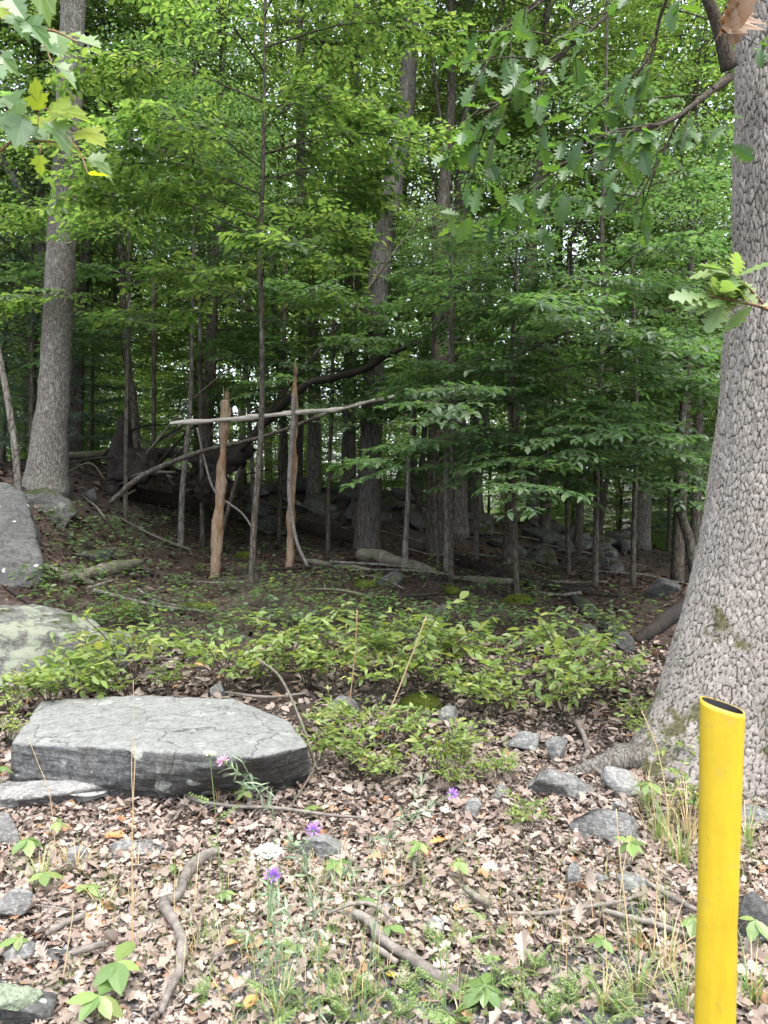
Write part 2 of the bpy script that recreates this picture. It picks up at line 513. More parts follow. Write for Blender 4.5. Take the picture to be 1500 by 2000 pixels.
M['rock_slab'] = rock_mat('slab_rock', (0.0311, 0.0318, 0.0311), (0.0851, 0.0873, 0.0873), (0.1998, 0.2072, 0.1961), .36, warm=(.07, .062, .05), layer=9, lit_top=True, spots=1)
M['rock_lichen'] = rock_mat('lichen_rock', (0.0350, 0.0364, 0.0315), (0.0910, 0.0945, 0.0826), (0.1505, 0.1680, 0.1225), .48, .25)
M['rock_dark'] = rock_mat('dark_rock', (0.030, 0.031, 0.030), (0.066, 0.067, 0.065), (0.1768, 0.1904, 0.1836), .22, .0, spots=2)
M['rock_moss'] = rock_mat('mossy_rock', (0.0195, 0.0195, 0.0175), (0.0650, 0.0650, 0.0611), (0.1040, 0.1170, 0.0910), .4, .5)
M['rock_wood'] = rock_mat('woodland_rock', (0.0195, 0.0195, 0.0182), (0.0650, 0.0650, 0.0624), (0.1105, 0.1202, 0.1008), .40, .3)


def moss_mat():
    m, nt = new_mat('moss'); g = G(nt); c = g.coord()
    f = g.noise(c, 60, 4, .65)
    col = g.ramp(g.math('ADD', g.math('MULTIPLY', f, .6), g.math('MULTIPLY', g.noise(c, 7, 3), .4)), [(.3, (.016, .024, .004)), (.5, (.05, .066, .009)), (.7, (.095, .115, .018))])
    b = g.n('Bump', {'Height': f, 'Strength': 1.0, 'Distance': .03}).outputs[0]
    g.out(g.n('BsdfPrincipled', {'Base Color': col, 'Roughness': .95, 'Specular IOR Level': .1, 'Normal': b}).outputs[0])
    return m


M['moss'] = moss_mat()


def ground_mat():
    m, nt = new_mat('forest_floor'); g = G(nt)
    c = g.coord((1, 1, 1), 'Object')
    xy = g.n('SeparateXYZ', {'Vector': c})
    big = g.noise(c, .9, 4, .6)
    vo = g.n('TexVoronoi', {'Vector': c, 'Scale': 26}).outputs
    cellc = g.n('SeparateColor', {'Color': vo['Color']}).outputs[0]
    col = g.ramp(cellc, [(0, (0.0150, 0.0096, 0.0072)), (.5, (0.0330, 0.0222, 0.0168)), (1, (0.0600, 0.0420, 0.0324))])
    soil = g.ramp(g.noise(c, 45, 5, .7), [(.3, (.025, .021, .018)), (.7, (.085, .072, .062))])
    col = g.mix(g.ramp(big, [(.46, 0.0), (.62, .75)]), col, soil)
    yy = g.n('MapRange', {'Value': xy.outputs['Y'], 'From Min': 2.2, 'From Max': 3.2}).outputs[0]
    grav = g.ramp(g.noise(c, 90, 4, .75), [(.35, (.035, .035, .038)), (.65, (.14, .14, .145))])
    col = g.mix(g.ramp(g.math('ADD', yy, g.math('MULTIPLY', g.math('SUBTRACT', big, .5), 1.2)), [(.3, 1.0), (.6, 0.0)]), col, grav)
    h = g.math('ADD', vo['Distance'], g.noise(c, 70, 4, .7))
    b = g.n('Bump', {'Height': h, 'Strength': .7, 'Distance': .03}).outputs[0]
    g.out(g.n('BsdfPrincipled', {'Base Color': col, 'Roughness': .9, 'Specular IOR Level': .15, 'Normal': b}).outputs[0])
    return m


M['ground'] = ground_mat()

# ------------------------------------------------------------------ the ground
def axis(lo, hi, fine, n):
    """sample points that grow apart away from the fine range"""
    a, b = fine
    mid = np.linspace(a, b, n)
    step = mid[1] - mid[0]
    up = [b]
    while up[-1] < hi:
        step2 = (up[-1] - b) * .16 + step
        up.append(up[-1] + step2)
    dn = [a]
    while dn[-1] > lo:
        step2 = (a - dn[-1]) * .16 + step
        dn.append(dn[-1] - step2)
    return np.concatenate([np.array(dn[:0:-1]), mid, np.array(up[1:])])


gx = axis(-900, 900, (-6, 6), 170)
gy = axis(-300, 1200, (1.5, 18), 210)
X, Y = np.meshgrid(gx, gy)
Z = ground_z(X.ravel(), Y.ravel())
V = np.stack([X.ravel(), Y.ravel(), Z], 1)
nx, ny = len(gx), len(gy)
i = (np.arange(ny - 1)[:, None] * nx + np.arange(nx - 1)[None]).ravel()
mb = MB(); mb.add(V, np.stack([i, i + 1, i + nx + 1, i + nx], 1))
link('ground', mb.mesh('ground', M['ground'], smooth=True), kind='structure')


# ------------------------------------------------------------------ leaf sprays, crowns and trees
def spray(rng, L, leaf, spread=.55, droop=.12, gap=.075, wood=None, r0=.006):
    """a flat leafy branch along +x; returns leaf positions, directions, normals, and twig lines"""
    pos, d = [], []
    twigs = []
    ax = np.array([[t * L, .06 * L * math.sin(3 * t + rng.random() * 6), -droop * L * t * t] for t in np.linspace(0, 1, 5)])
    twigs.append((ax, r0))
    axs = spline(ax, 8)
    nside = max(3, int(L / (.14 + .02 * rng.random())))
    for k in range(nside):
        t = (k + .6) / nside
        p = axs[int(t * (len(axs) - 1))]
        side = 1 if k % 2 else -1
        l = spread * L * (1 - t) ** .7 * (.6 + .6 * rng.random()) * min(1, .45 + t * 2.2) + .05
        ang = side * (.75 + .35 * rng.random())
        e = p + np.array([math.cos(ang) * l, math.sin(ang) * l, -droop * l * (.6 + .8 * rng.random()) + .05 * rng.normal() * l])
        twigs.append((np.array([p, (p + e) / 2 + [0, 0, .03 * l], e]), r0 * .5))
        nl = max(2, int(l / gap))
        for q in range(nl):
            f = (q + .7) / nl
            pos.append(p * (1 - f) + e * f + [0, 0, .1 * l * f * (1 - f)])
            a2 = ang + (1 if q % 2 else -1) * (.75 + .3 * rng.random()) * (1 - .55 * (q == nl - 1))
            d.append((math.cos(a2), math.sin(a2), -.18 + .25 * rng.normal()))
    nl = int(L / gap)
    for q in range(nl):
        t = .25 + .75 * (q + .5) / nl
        pos.append(axs[min(int(t * (len(axs) - 1)), len(axs) - 1)])
        a2 = (1 if q % 2 else -1) * (.7 + .4 * rng.random())
        d.append((math.cos(a2), math.sin(a2), -.18 + .25 * rng.normal()))
    pos, d = np.array(pos), np.array(d)
    n = np.stack([.28 * rng.normal(size=len(pos)), .28 * rng.normal(size=len(pos)), np.ones(len(pos))], 1)
    s = leaf * (.7 + .6 * rng.random(len(pos)))
    return pos, d, n, s, twigs


def frame(az, el, roll=0.0):
    f = np.array([math.cos(az) * math.cos(el), math.sin(az) * math.cos(el), math.sin(el)])
    s = np.array([-math.sin(az), math.cos(az), 0]); u = np.cross(f, s)
    s2 = s * math.cos(roll) + u * math.sin(roll); u2 = np.cross(f, s2)
    return np.stack([f, s2, u2])          # rows: images of x, y, z


SPRAYS = {}


def spray_bank(key, L, leaf, n=8, **kw):
    if key not in SPRAYS:
        rng = np.random.default_rng(abs(hash(key)) % 1000 if False else sum(map(ord, key)))
        SPRAYS[key] = [spray(rng, L, leaf, **kw) for _ in range(n)]
    return SPRAYS[key]


def put_spray(mb, sp, origin, az, el, rng, scale=1.0, roll=0.0, tpl=TPL_SMALL, lmat=0, wmat=1, seg=3, twigs=True, leafscale=1.0, fold=.22):
    F = frame(az, el, roll)
    pos, d, n, s, tw = sp
    add_leaves(mb, pos * scale @ F + origin, d @ F, n @ F, s * leafscale, tpl, rng, mat=lmat, fold=fold, curl=.18)
    if twigs:
        for k, (ln, r) in enumerate(tw):
            if k and twigs == 'main':
                break
            m = len(ln)
            tube(mb, ln * scale @ F + origin, np.linspace(r, r * .3, m) * max(scale, .7), seg, 1, mat=wmat, caps=False)


def understory_crown(seed, H=5.0, rad=2.2, n=46, leaf=.10, low=.0, key='u', twigs='main'):
    """layered crown of flat sprays round a stem along z, from z=0 to H"""
    rng = np.random.default_rng(seed); mb = MB()
    bank = spray_bank(key, 1.15, leaf, 8)
    for k in range(n):
        h = (low + (1 - low) * (k + rng.random()) / n)
        r = rad * (math.sin(math.pi * min(1, .18 + h * .82)) ** .7) * (.55 + .6 * rng.random())
        az = k * 2.4 + rng.random()
        z0 = h * H
        el = .25 * rng.normal() * .5 + .12
        dirv = np.array([math.cos(az), math.sin(az), math.tan(el)])
        o = np.array([0, 0, z0])
        tip = o + dirv * r
        mid = o + dirv * r * .5 + [0, 0, .06 * r]
        tube(mb, [o, mid, tip], [.016, .010, .004], 4, 3, mat=1, caps=False)
        m = max(1, int(r / .50))
        for q in range(m):
            f = (q + 1.0) / m
            p = o * (1 - f) + tip * f + [0, 0, .2 * r * f * (1 - f)]
            for sgn in ((0,) if q == m - 1 else (-1, 1)):
                a2 = az + sgn * (.6 + .5 * rng.random())
                put_spray(mb, bank[rng.integers(8)], p - dirv * (.45 if sgn == 0 else 0), a2, el * .5 + .12 * rng.normal(), rng, .75 + .5 * rng.random(), .2 * rng.normal(), twigs=twigs)
    return mb


def canopy_crown(seed, R0=3.6, H=7.0, n=120, leaf=.13):
    """high rounded crown built of clumps of sprays, z from 0 to H"""
    rng = np.random.default_rng(seed); mb = MB()
    bank = spray_bank('c', 1.25, leaf, 8)
    nb = 11
    for b in range(nb):
        az = b * 2.4 + rng.random(); hb = .1 + .85 * (b + rng.random() * .6) / nb
        rr = R0 * math.sin(math.pi * (.15 + .8 * hb)) ** .8 * (.7 + .45 * rng.random())
        tip = np.array([math.cos(az) * rr, math.sin(az) * rr, hb * H + rr * .25])
        o = np.array([0, 0, hb * H * .7])
        pts = [o, o * .5 + tip * .5 + rng.normal(size=3) * .2, tip]
        P = tube(mb, pts, [.07, .045, .015], 5, 4, mat=1, caps=False)
        m = n // nb
        for q in range(m):
            f = .35 + .65 * rng.random()
            p = P[int(f * (len(P) - 1))] + rng.normal(size=3) * np.array([.55, .55, .4]) * (.4 + f)
            put_spray(mb, bank[rng.integers(8)], p, az + rng.normal() * 1.1, .3 * rng.normal(), rng, .8 + .5 * rng.random(), .3 * rng.normal(), twigs='main')
    return mb


UCROWNS = [understory_crown(100 + k, H, r, n, .10, key='u').mesh('crown', [M['understory'], M['bark_twig']]) for k, (H, r, n) in
           enumerate([(6.5, 2.3, 54), (7.5, 2.6, 62), (5.5, 2.0, 46), (8.5, 2.4, 66)])]
SCROWNS = [understory_crown(200 + k, H, r, n, .10, key='s').mesh('crown', [M['shade'], M['bark_twig']]) for k, (H, r, n) in
           enumerate([(4.5, 2.2, 40), (5.5, 2.4, 44)])]
CCROWNS = [canopy_crown(300 + k, r, H, n).mesh('crown', [M['canopy'], M['bark_dark']]) for k, (r, H, n) in
           enumerate([(3.8, 7.5, 84), (4.4, 8.0, 96), (3.3, 7.0, 72)])]


def px_line(pts, d):
    """photo points (u, v, width) at depth d (or d per point as a fourth value) -> world points and radii"""
    P, r = [], []
    for p in pts:
        dd = p[3] if len(p) > 3 else d
        P.append(ray(p[0], p[1], dd)); r.append(p[2] * .5 * dd / FPX)
    return np.array(P), np.array(r)


def tree(name, label, cat, pts, d, bark, crown=None, ch=None, cs=1.0, group=None, top=None, flare=.22, seg=14, rough=.012, limbs=(), seed=1):
    """a tree whose stem runs through pts; crown = mesh, ch = height above base where it starts"""
    P, r = px_line(pts, d)
    b = P[0].copy(); b[2] = gz(b[0], b[1]) - .12
    P = np.vstack([b, P[1:]]) if P[0][2] - b[2] < .8 else np.vstack([b, P])
    if len(P) > len(r):
        r = np.concatenate([[r[0]], r])
    if top:
        k = nrm((P[-1] - P[max(len(P) - 3, 0)])[None])[0]
        k = nrm((k + np.array([0, 0, .6]))[None])[0]
        P = np.vstack([P, P[-1] + k * top * .5, P[-1] + k * top]); r = np.concatenate([r, [r[-1] * .6, r[-1] * .2]])
    base = np.array([b[0], b[1], b[2] + .1])
    root = thing(name, label, cat, base, group)
    mb = MB()
    line = tube(mb, P, r, seg, 5, rough=rough, lump=rough * .8, flare=flare, seed=seed)
    part(root, 'trunk', mb, M[bark])
    for lb in limbs:
        lp, lr = px_line(lb, d)
        m2 = MB(); tube(m2, lp, lr, 6, 4, rough=rough * .4, seed=seed + 3)
        part(root, 'branch', m2, M[bark])
    if crown is not None:
        z = base[2] + ch
        k = int(np.argmin(np.abs(line[:, 2] - z)))
        c = link('crown', crown, root, line[k] - base)
        c.rotation_euler = (0, 0, seed * 1.7)
        c.scale = (cs, cs, cs)
    return root


# -- trees one can point to (photo outline, depth)
U, SH, CC = UCROWNS, SCROWNS, CCROWNS
tree('oak_tree', 'pale rough-barked tree behind the grey boulder at the left edge', 'tree',
     [(88, 955, 84), (98, 850, 66), (105, 780, 60), (114, 600, 56), (122, 450, 53), (130, 300, 50), (138, 130, 47), (146, -60, 44)], 10, 'bark_pale', CC[1], 7.0, 1.0, top=6, seg=28, rough=.016, seed=2)
tree('oak_tree', 'tall leaning grey trunk with a crook in the middle of the wood', 'tree',
     [(716, 1072, 50), (720, 980, 46), (724, 880, 44), (728, 780, 42), (733, 640, 42), (742, 520, 42), (757, 430, 40), (770, 345, 36), (786, 270, 34), (794, 180, 34), (803, 60, 30), (808, -100, 27)], 12, 'bark_ridge', CC[0], 8.5, 1.1, top=6, seg=28, rough=.014, seed=3)
tree('maple_tree', 'dark double trunk right of the ridged grey trunk, mossy foot', 'tree',
     [(852, 1065, 40), (852, 940, 38), (856, 780, 34), (860, 600, 32), (862, 450, 28), (872, 320, 22), (882, 180, 17), (880, 20, 14), (884, -100, 12)], 12.3, 'bark_dark', U[1], 8.6, .8, top=4, seg=18, seed=4,
     limbs=[[(860, 620, 14), (875, 450, 12), (868, 300, 9), (850, 160, 7), (845, 80, 5)], [(878, 300, 10), (930, 170, 8), (985, 0, 6)]])
tree('oak_tree', 'broad grey trunk directly behind the dark double trunk', 'tree',
     [(892, 1055, 46), (892, 930, 40), (893, 780, 34), (896, 600, 32), (900, 450, 30), (906, 300, 28), (914, 100, 24), (918, -80, 20)], 14, 'bark_grey', CC[2], 9, 1.1, top=6, seg=20, seed=5)
tree('maple_tree', 'dark bent tree leaning left behind the pale trunk at the left edge', 'tree',
     [(110, 880, 26), (100, 700, 25), (92, 560, 25), (82, 480, 24), (60, 420, 21), (30, 350, 18), (0, 300, 15)], 13, 'bark_grey', U[0], 5.5, .9, top=3, seed=6)
tree('maple_tree', 'dark straight trunk just right of the pale trunk at the left edge', 'tree',
     [(148, 925, 27), (150, 800, 25), (155, 640, 24), (168, 500, 22), (170, 400, 20), (165, 200, 17), (160, 0, 14)], 13.4, 'bark_dark', U[1], 6.8, .9, top=4, seed=7)
tree('maple_tree', 'thin dark curving tree beside the rotten broken stump', 'tree',
     [(270, 895, 17), (262, 800, 15), (248, 700, 14), (240, 580, 13), (234, 460, 13), (215, 330, 11), (205, 200, 9), (202, 60, 7)], 13, 'bark_dark', U[0], 5.6, .85, top=3, seed=8)
tree('birch_tree', 'slim sapling crossing the fallen grey pole between the two snags', 'sapling',
     [(489, 1140, 13), (497, 1010, 12), (508, 880, 12), (512, 740, 11), (511, 600, 10), (507, 500, 9), (512, 380, 8), (516, 240, 7), (516, 100, 6), (519, -40, 5)], 8.6, 'bark_dark', None, 0, top=1.2, seg=8, rough=.004, flare=.2, seed=9)
SAPLING_A = bpy.data.objects['birch_tree']
tree('maple_tree', 'dark leaning trunk left of the shorter snag, beyond the fallen pole', 'tree',
     [(395, 1000, 25), (404, 860, 23), (412, 700, 22), (415, 600, 21), (420, 480, 20), (430, 360, 17), (434, 200, 14), (436, 20, 11)], 13.4, 'bark_dark', U[3], 5.5, .85, top=4, seed=10)
tree('oak_tree', 'mottled grey trunk that bends left behind the taller snag', 'tree',
     [(612, 960, 28), (614, 830, 25), (613, 700, 23), (608, 580, 22), (598, 500, 21), (590, 400, 19), (587, 250, 17), (586, 50, 14)], 16, 'bark_grey', CC[0], 9, .9, top=5, seed=11)
tree('oak_tree', 'lichen-grey trunk left of the tall crooked trunk, standing on the ledge', 'tree',
     [(680, 950, 30), (682, 820, 27), (684, 700, 26), (686, 560, 25), (688, 420, 23), (691, 250, 20), (696, 0, 17)], 17, 'bark_grey', CC[1], 9.5, .9, top=5, seed=12)
tree('maple_tree', 'dark spotted trunk leaning right, near the middle of the shaded slope', 'tree',
     [(989, 1110, 21), (996, 980, 19), (1004, 850, 18), (1014, 720, 17), (1030, 560, 18), (1042, 420, 18), (1054, 290, 16), (1062, 130, 14), (1072, -40, 11)], 12.5, 'bark_dark', U[1], 7.0, .9, top=4, seed=13)
tree('maple_tree', 'thin straight sapling on the right of the shaded slope', 'sapling',
     [(1162, 1145, 13), (1164, 1020, 12), (1166, 900, 11), (1172, 750, 10), (1178, 600, 9), (1176, 450, 8), (1181, 300, 7), (1184, 150, 6), (1186, 0, 5)], 9.8, 'bark_dark', None, 0, top=1.5, seg=8, rough=.004, flare=.2, seed=14)
tree('maple_tree', 'forked dark tree left of the big pale oak trunk', 'tree',
     [(1322, 1080, 24), (1330, 950, 23), (1338, 800, 22), (1342, 660, 21), (1348, 500, 19), (1355, 380, 15), (1358, 250, 11), (1362, 100, 8)], 13, 'bark_dark', U[0], 5.8, .9, top=3, seed=15,
     limbs=[[(1344, 520, 12), (1333, 470, 10), (1320, 440, 8)]])
tree('maple_tree', 'second slim dark trunk close beside the big pale oak', 'tree',
     [(1358, 1080, 19), (1362, 900, 18), (1366, 760, 17), (1375, 620, 16), (1374, 500, 14), (1375, 350, 12), (1378, 150, 9)], 14, 'bark_dark', U[2], 6.5, .9, top=3, seed=16)
tree('maple_tree', 'dark stem that curves up from behind the foot of the big oak', 'sapling',
     [(1365, 1130, 22), (1348, 1065, 20), (1333, 1010, 18), (1326, 940, 17), (1328, 870, 15), (1338, 760, 13), (1345, 600, 10)], 10.8, 'bark_dark', SH[0], 4.0, .6, top=2, seed=17)
tree('oak_tree', 'wide mottled trunk deep in the shade on the right', 'tree',
     [(1250, 1075, 38), (1256, 960, 33), (1264, 820, 31), (1268, 650, 29), (1272, 450, 26), (1276, 200, 22)], 17, 'bark_grey', CC[2], 8, 1.0, top=8, seed=18)
tree('birch_tree', 'pale leaning stem behind the ledge right of the dark double trunk', 'tree',
     [(928, 985, 20), (936, 900, 19), (946, 800, 17), (955, 650, 15), (962, 450, 12)], 18, 'bark_pale', CC[0], 6, .8, top=6, seed=19)
tree('maple_tree', 'dark mottled stem above the tumbled rocks on the right', 'tree',
     [(1064, 1010, 21), (1068, 900, 20), (1074, 780, 18), (1086, 600, 17), (1094, 400, 14)], 16, 'bark_dark', U[3], 5.5, 1.0, top=6, seed=20)
tree('birch_tree', 'knotty dead sapling in front of the fallen log mid-slope', 'sapling',
     [(789, 1150, 12), (792, 1060, 11), (797, 970, 10), (799, 880, 9), (806, 800, 7), (812, 740, 5)], 9.8, 'bark_grey', None, 0, top=.5, seg=8, rough=.006, flare=.2, seed=21)
tree('maple_tree', 'slender grey sapling left of the dark double trunk, thin as a pole', 'sapling',
     [(857, 1132, 9), (853, 1030, 8), (850, 930, 8), (848, 800, 7), (846, 650, 6)], 10.2, 'bark_dark', SH[1], 3.6, .24, top=2, seg=7, rough=.003, flare=.2, seed=22)
tree('maple_tree', 'slender grey sapling in front of the dark double trunk, the stouter of two', 'sapling',
     [(871, 1135, 13), (873, 1040, 12), (872, 930, 11), (876, 800, 10), (880, 650, 8)], 10.1, 'bark_grey', SH[0], 3.3, .26, top=2, seg=8, rough=.004, flare=.2, seed=23)
tree('birch_tree', 'thin pale leaning sapling beside the boulder at the left edge', 'sapling',
     [(38, 945, 15), (30, 880, 14), (18, 800, 13), (4, 720, 12), (-14, 620, 10)], 9.4, 'bark_grey', None, 0, top=3, seg=8, rough=.004, flare=.2, seed=24)
tree('maple_tree', 'bare thin stem in front of the black fallen log on the left', 'sapling',
     [(352, 1015, 12), (356, 960, 11), (362, 900, 10), (372, 780, 9), (376, 600, 8), (380, 400, 6)], 10.8, 'bark_grey', SH[1], 4.0, .6, top=2, seg=8, rough=.004, flare=.2, seed=25)

# -- trees farther in, alike: a few stems with crowns, copied
FAR_GROUP = 'trees deeper in the shaded wood'
FAR_LABEL = 'slender dark-barked tree standing deep in the shaded wood'


def generic_tree(seed, H, r, bark, crown, ch, cs):
    rng = np.random.default_rng(seed)
    root = thing('forest_tree', FAR_LABEL, 'tree', (0, 0, 0), FAR_GROUP)
    P = [np.array([0, 0, -.2])]
    for k in range(6):
        P.append(np.array([.10 * rng.normal() * (k + 1) * .5, .10 * rng.normal() * (k + 1) * .5, H * (k + 1) / 6]))
    mb = MB(); line = tube(mb, P, np.linspace(r * .8, r * .16, 7), 9, 3, rough=.008, flare=.5, seed=seed)
    part(root, 'trunk', mb, M[bark])
    c = link('crown', crown, root, line[int(np.argmin(np.abs(line[:, 2] - ch)))])
    c.scale = (cs, cs, cs)
    return root


protos = [generic_tree(31, 9, .07, 'bark_dark', U[0], 2.0, 1.0), generic_tree(32, 10, .09, 'bark_dark', U[1], 2.2, 1.0),
          generic_tree(33, 8, .06, 'bark_grey', U[2], 1.5, 1.05), generic_tree(34, 11, .10, 'bark_dark', U[3], 2.0, 1.0),
          generic_tree(35, 16, .17, 'bark_grey', CC[0], 7.0, 1.05), generic_tree(36, 17, .19, 'bark_dark', CC[1], 8.0, 1.0),
          generic_tree(37, 15, .15, 'bark_grey', CC[2], 6.5, 1.05)]
rng = np.random.default_rng(5)
spots = []
tries = 0
while len(spots) < 104 and tries < 6000:
    tries += 1
    y = 13.5 + 34 * rng.random() ** 1.15
    x = (rng.random() - .5) * (y * 1.12 + 5)
    if any((x - a) ** 2 + (y - b) ** 2 < (1.3 + .02 * y) ** 2 for a, b in spots):
        continue
    spots.append((x, y))
used = set()
for n, (x, y) in enumerate(spots):
    k = int(rng.integers(7)) if y > 17 else int(rng.integers(4))
    o = protos[k]
    if k in used:
        o = copy_tree(o)
    used.add(k)
    o.location = (x, y, gz(x, y)); s = .85 + .4 * rng.random()
    o.scale = (s, s, s); o.rotation_euler = (.04 * rng.normal(), .04 * rng.normal(), rng.random() * 6.28)


bush = thing('bush', 'low leafy bush filling the gaps between the far trunks', 'bush', (0, 0, 0), 'low bushes between the far trunks')
link('crown', U[2], bush, (0, 0, -.3)); link('stem', protos[2].children[0].data, bush).scale = (.4, .4, .45)
for k in range(64):
    y = 19 + 24 * rng.random(); x = (rng.random() - .5) * (y * 1.1 + 3)
    o = bush if k == 0 else copy_tree(bush)
    o.location = (x, y, gz(x, y)); q = .45 + .3 * rng.random(); o.scale = (q * 1.2, q * 1.2, q); o.rotation_euler = (0, 0, rng.random() * 6.28)


MARKS = [(60, 'behind the pale trunk at the left edge'), (200, 'behind the broken stump'), (330, 'behind the left end of the fallen pole'), (430, 'behind the shorter snag'), (510, 'behind the slim sapling between the snags'),
         (575, 'behind the taller snag'), (720, 'behind the tall crooked trunk'), (860, 'behind the dark double trunk'), (1000, 'behind the spotted leaning trunk'), (1165, 'behind the thin straight sapling'),
         (1335, 'behind the forked tree beside the oak'), (1500, 'behind the big oak trunk')]
for o in list(bpy.data.objects):
    if o.get('group') in (FAR_GROUP, 'low bushes between the far trunks'):
        u = 750 + FPX * o.location[0] / o.location[1]
        w = min(MARKS, key=lambda m: abs(m[0] - u))[1]; y = o.location[1]
        tall = o.children and max(c.location[2] for c in o.children) > 6
        if o['category'] == 'bush':
            o['label'] = 'low leafy bush %s, %s' % ('deep in the wood' if y > 30 else 'in the shaded wood', w)
        else:
            o['label'] = '%s tree %s, %s' % ('tall high-crowned' if tall else 'slender low-leafed', 'deep in the wood' if y > 30 else 'in the nearer shade' if y < 20 else 'in the shade', w)


def far_wood():
    """the wood beyond, one mass"""
    rng = np.random.default_rng(77); mb = MB(); bank = spray_bank('c', 1.25, .13, 8)
    for k in range(1150):
        y = 48 + 22 * rng.random(); x = (rng.random() - .5) * y * 1.35
        z = gz(x, y) + .3 + 24 * rng.random() ** 2.1
        put_spray(mb, bank[rng.integers(8)], np.array([x, y, z]), rng.random() * 6.28, .2 * rng.normal(), rng, 2.2 + 1.0 * rng.random(), .3 * rng.normal(), twigs=False, leafscale=2.0)
    for k in range(680):
        y = 44 + 14 * rng.random(); x = (rng.random() - .5) * y * 1.3; z = gz(x, y) + 13 * rng.random()
        put_spray(mb, bank[rng.integers(8)], np.array([x, y, z]), rng.random() * 6.28, .2 * rng.normal(), rng, 2.0 + 1.0 * rng.random(), .4 * rng.normal(), twigs=False, leafscale=1.8)
    for k in range(60):
        y = 48 + 20 * rng.random(); x = (rng.random() - .5) * y * 1.3; z = gz(x, y)
        tube(mb, [(x, y, z - .2), (x + rng.normal() * .3, y, z + 8), (x + rng.normal() * .6, y, z + 17)], [.2, .16, .07], 6, 2, mat=1)
    link('far_wood', mb.mesh('far_wood', [M['canopy'], M['bark_dark']]), kind='stuff')


far_wood()


# ------------------------------------------------------------------ leaf meshes for leaves that are objects of their own
def leaf_meshes(name, tpl, mat, n, **kw):
    out = []
    for k in range(n):
        rng = np.random.default_rng(900 + k + len(name)); mb = MB()
        add_leaves(mb, [(0, 0, 0)], [(1, 0, 0)], [(0, 0, 1)], 1.0, tpl, rng, **kw)
        me = mb.mesh(name, M[mat], smooth=False)
        out.append(me)
    return out


def put_leaf(me, root, p, d, n, size, name='leaf', label=None):
    d = nrm(np.array([d], float))[0]; t = np.cross(n, d); t = nrm(t[None])[0]; n = np.cross(d, t)
    o = bpy.data.objects.new(name, me); COL.objects.link(o)
    o.parent = root
    m = np.stack([d, t, n], 1) * size
    q = np.asarray(p, float) - np.array(root.location)
    o.matrix_local = Matrix([[*m[0], q[0]], [*m[1], q[1]], [*m[2], q[2]], [0, 0, 0, 1]])
    if label:
        o['label'] = label
    return o


# ------------------------------------------------------------------ leafy branches of the saplings in front
def dress(root, line_pts, d, specs, key, mat, leaf, seed, n_at=None):
    """specs: (u, v at the stem, length m, azimuth deg, elevation deg); each branch is a part with its leaves"""
    rng = np.random.default_rng(seed)
    P, _ = px_line([(p[0], p[1], 1) for p in line_pts], d)
    bank = spray_bank(key, 1.15, leaf, 8, gap=.065)
    for (v, L, az, el) in specs:
        z = EYE - (v - 1000) / FPX * d
        o = np.array([np.interp(-z, -P[:, 2], P[:, 0]) if P[0][2] > P[-1][2] else np.interp(z, P[:, 2], P[:, 0]), d, z])
        az, el = math.radians(az), math.radians(el)
        dv = np.array([math.cos(az) * math.cos(el), math.sin(az) * math.cos(el), math.sin(el)])
        tip = o + dv * L - [0, 0, .10 * L]
        mid = o + dv * L * .5 + [0, 0, .05 * L]
        mb = MB()
        ln = tube(mb, [o, mid, tip], [.004 + .004 * L, .003 + .0025 * L, .002], 5, 5, mat=1, caps=False)
        m = max(2, int(L / .38))
        for q in range(m):
            f = .22 + .78 * (q + .5) / m
            p = ln[int(f * (len(ln) - 1))]
            for sg in (-1, 1):
                put_spray(mb, bank[rng.integers(8)], p, az + sg * (.55 + .35 * rng.random()), .1 * rng.normal() - .05, rng,
                          (.95 - .45 * f) * (.7 + .5 * rng.random()), .15 * rng.normal(), tpl=TPL_OVAL, twigs=True)
        put_spray(mb, bank[rng.integers(8)], tip - dv * .5, az, el - .1, rng, .75, .1 * rng.normal(), tpl=TPL_OVAL, twigs=True)
        part(root, 'branch', mb, [M[mat], M['bark_twig']], smooth=False)


rng = np.random.default_rng(41)
lineA = [(489, 1140), (497, 1010), (508, 880), (512, 740), (511, 600), (507, 500), (512, 380), (516, 240), (516, 100), (519, -40)]
specs = [(92, 2.1, -8, 4), (300, 2.3, -20, -4), (200, 1.9, 195, 8), (420, 1.2, 8, 22), (430, 1.4, 172, 20), (520, 1.3, -35, 12), (-10, 1.9, 190, 10), (30, 1.6, -60, 8), (380, 1.9, 215, 0),
         (140, 1.8, -110, 2), (250, 1.3, -45, 0), (330, 1.6, -130, 5), (470, 1.8, -150, 10), (560, 1.2, -75, 14), (640, 1.0, -20, 25), (620, 1.2, 200, 28), (-60, 1.4, -15, 5), (350, 1.3, 2, 3), (210, 1.5, 12, 5)]
dress(SAPLING_A, lineA, 8.6, specs, 'f', 'understory', .095, 50)

SAPLING_B = [o for o in bpy.data.objects if o.get('label') == 'thin straight sapling on the right of the shaded slope'][0]
lineB = [(1162, 1145), (1164, 1020), (1166, 900), (1172, 750), (1178, 600), (1176, 450), (1181, 300), (1184, 150), (1186, 0)]
specs = [(870, 2.4, 215, -4), (820, 2.5, 250, -6), (760, 2.6, 195, 2), (700, 2.4, 270, -4), (640, 2.2, 225, 0), (760, 1.9, 305, -4), (680, 1.6, 335, 0), (560, 2.0, 190, 6), (560, 2.0, 280, 2), (860, 1.6, 290, -8),
         (480, 1.7, 220, 6), (430, 1.5, 300, 6), (350, 1.5, 190, 8), (300, 1.4, 260, 8), (620, 1.6, 10, 4)]
dress(SAPLING_B, lineB, 9.8, specs, 'g', 'shade', .088, 51)

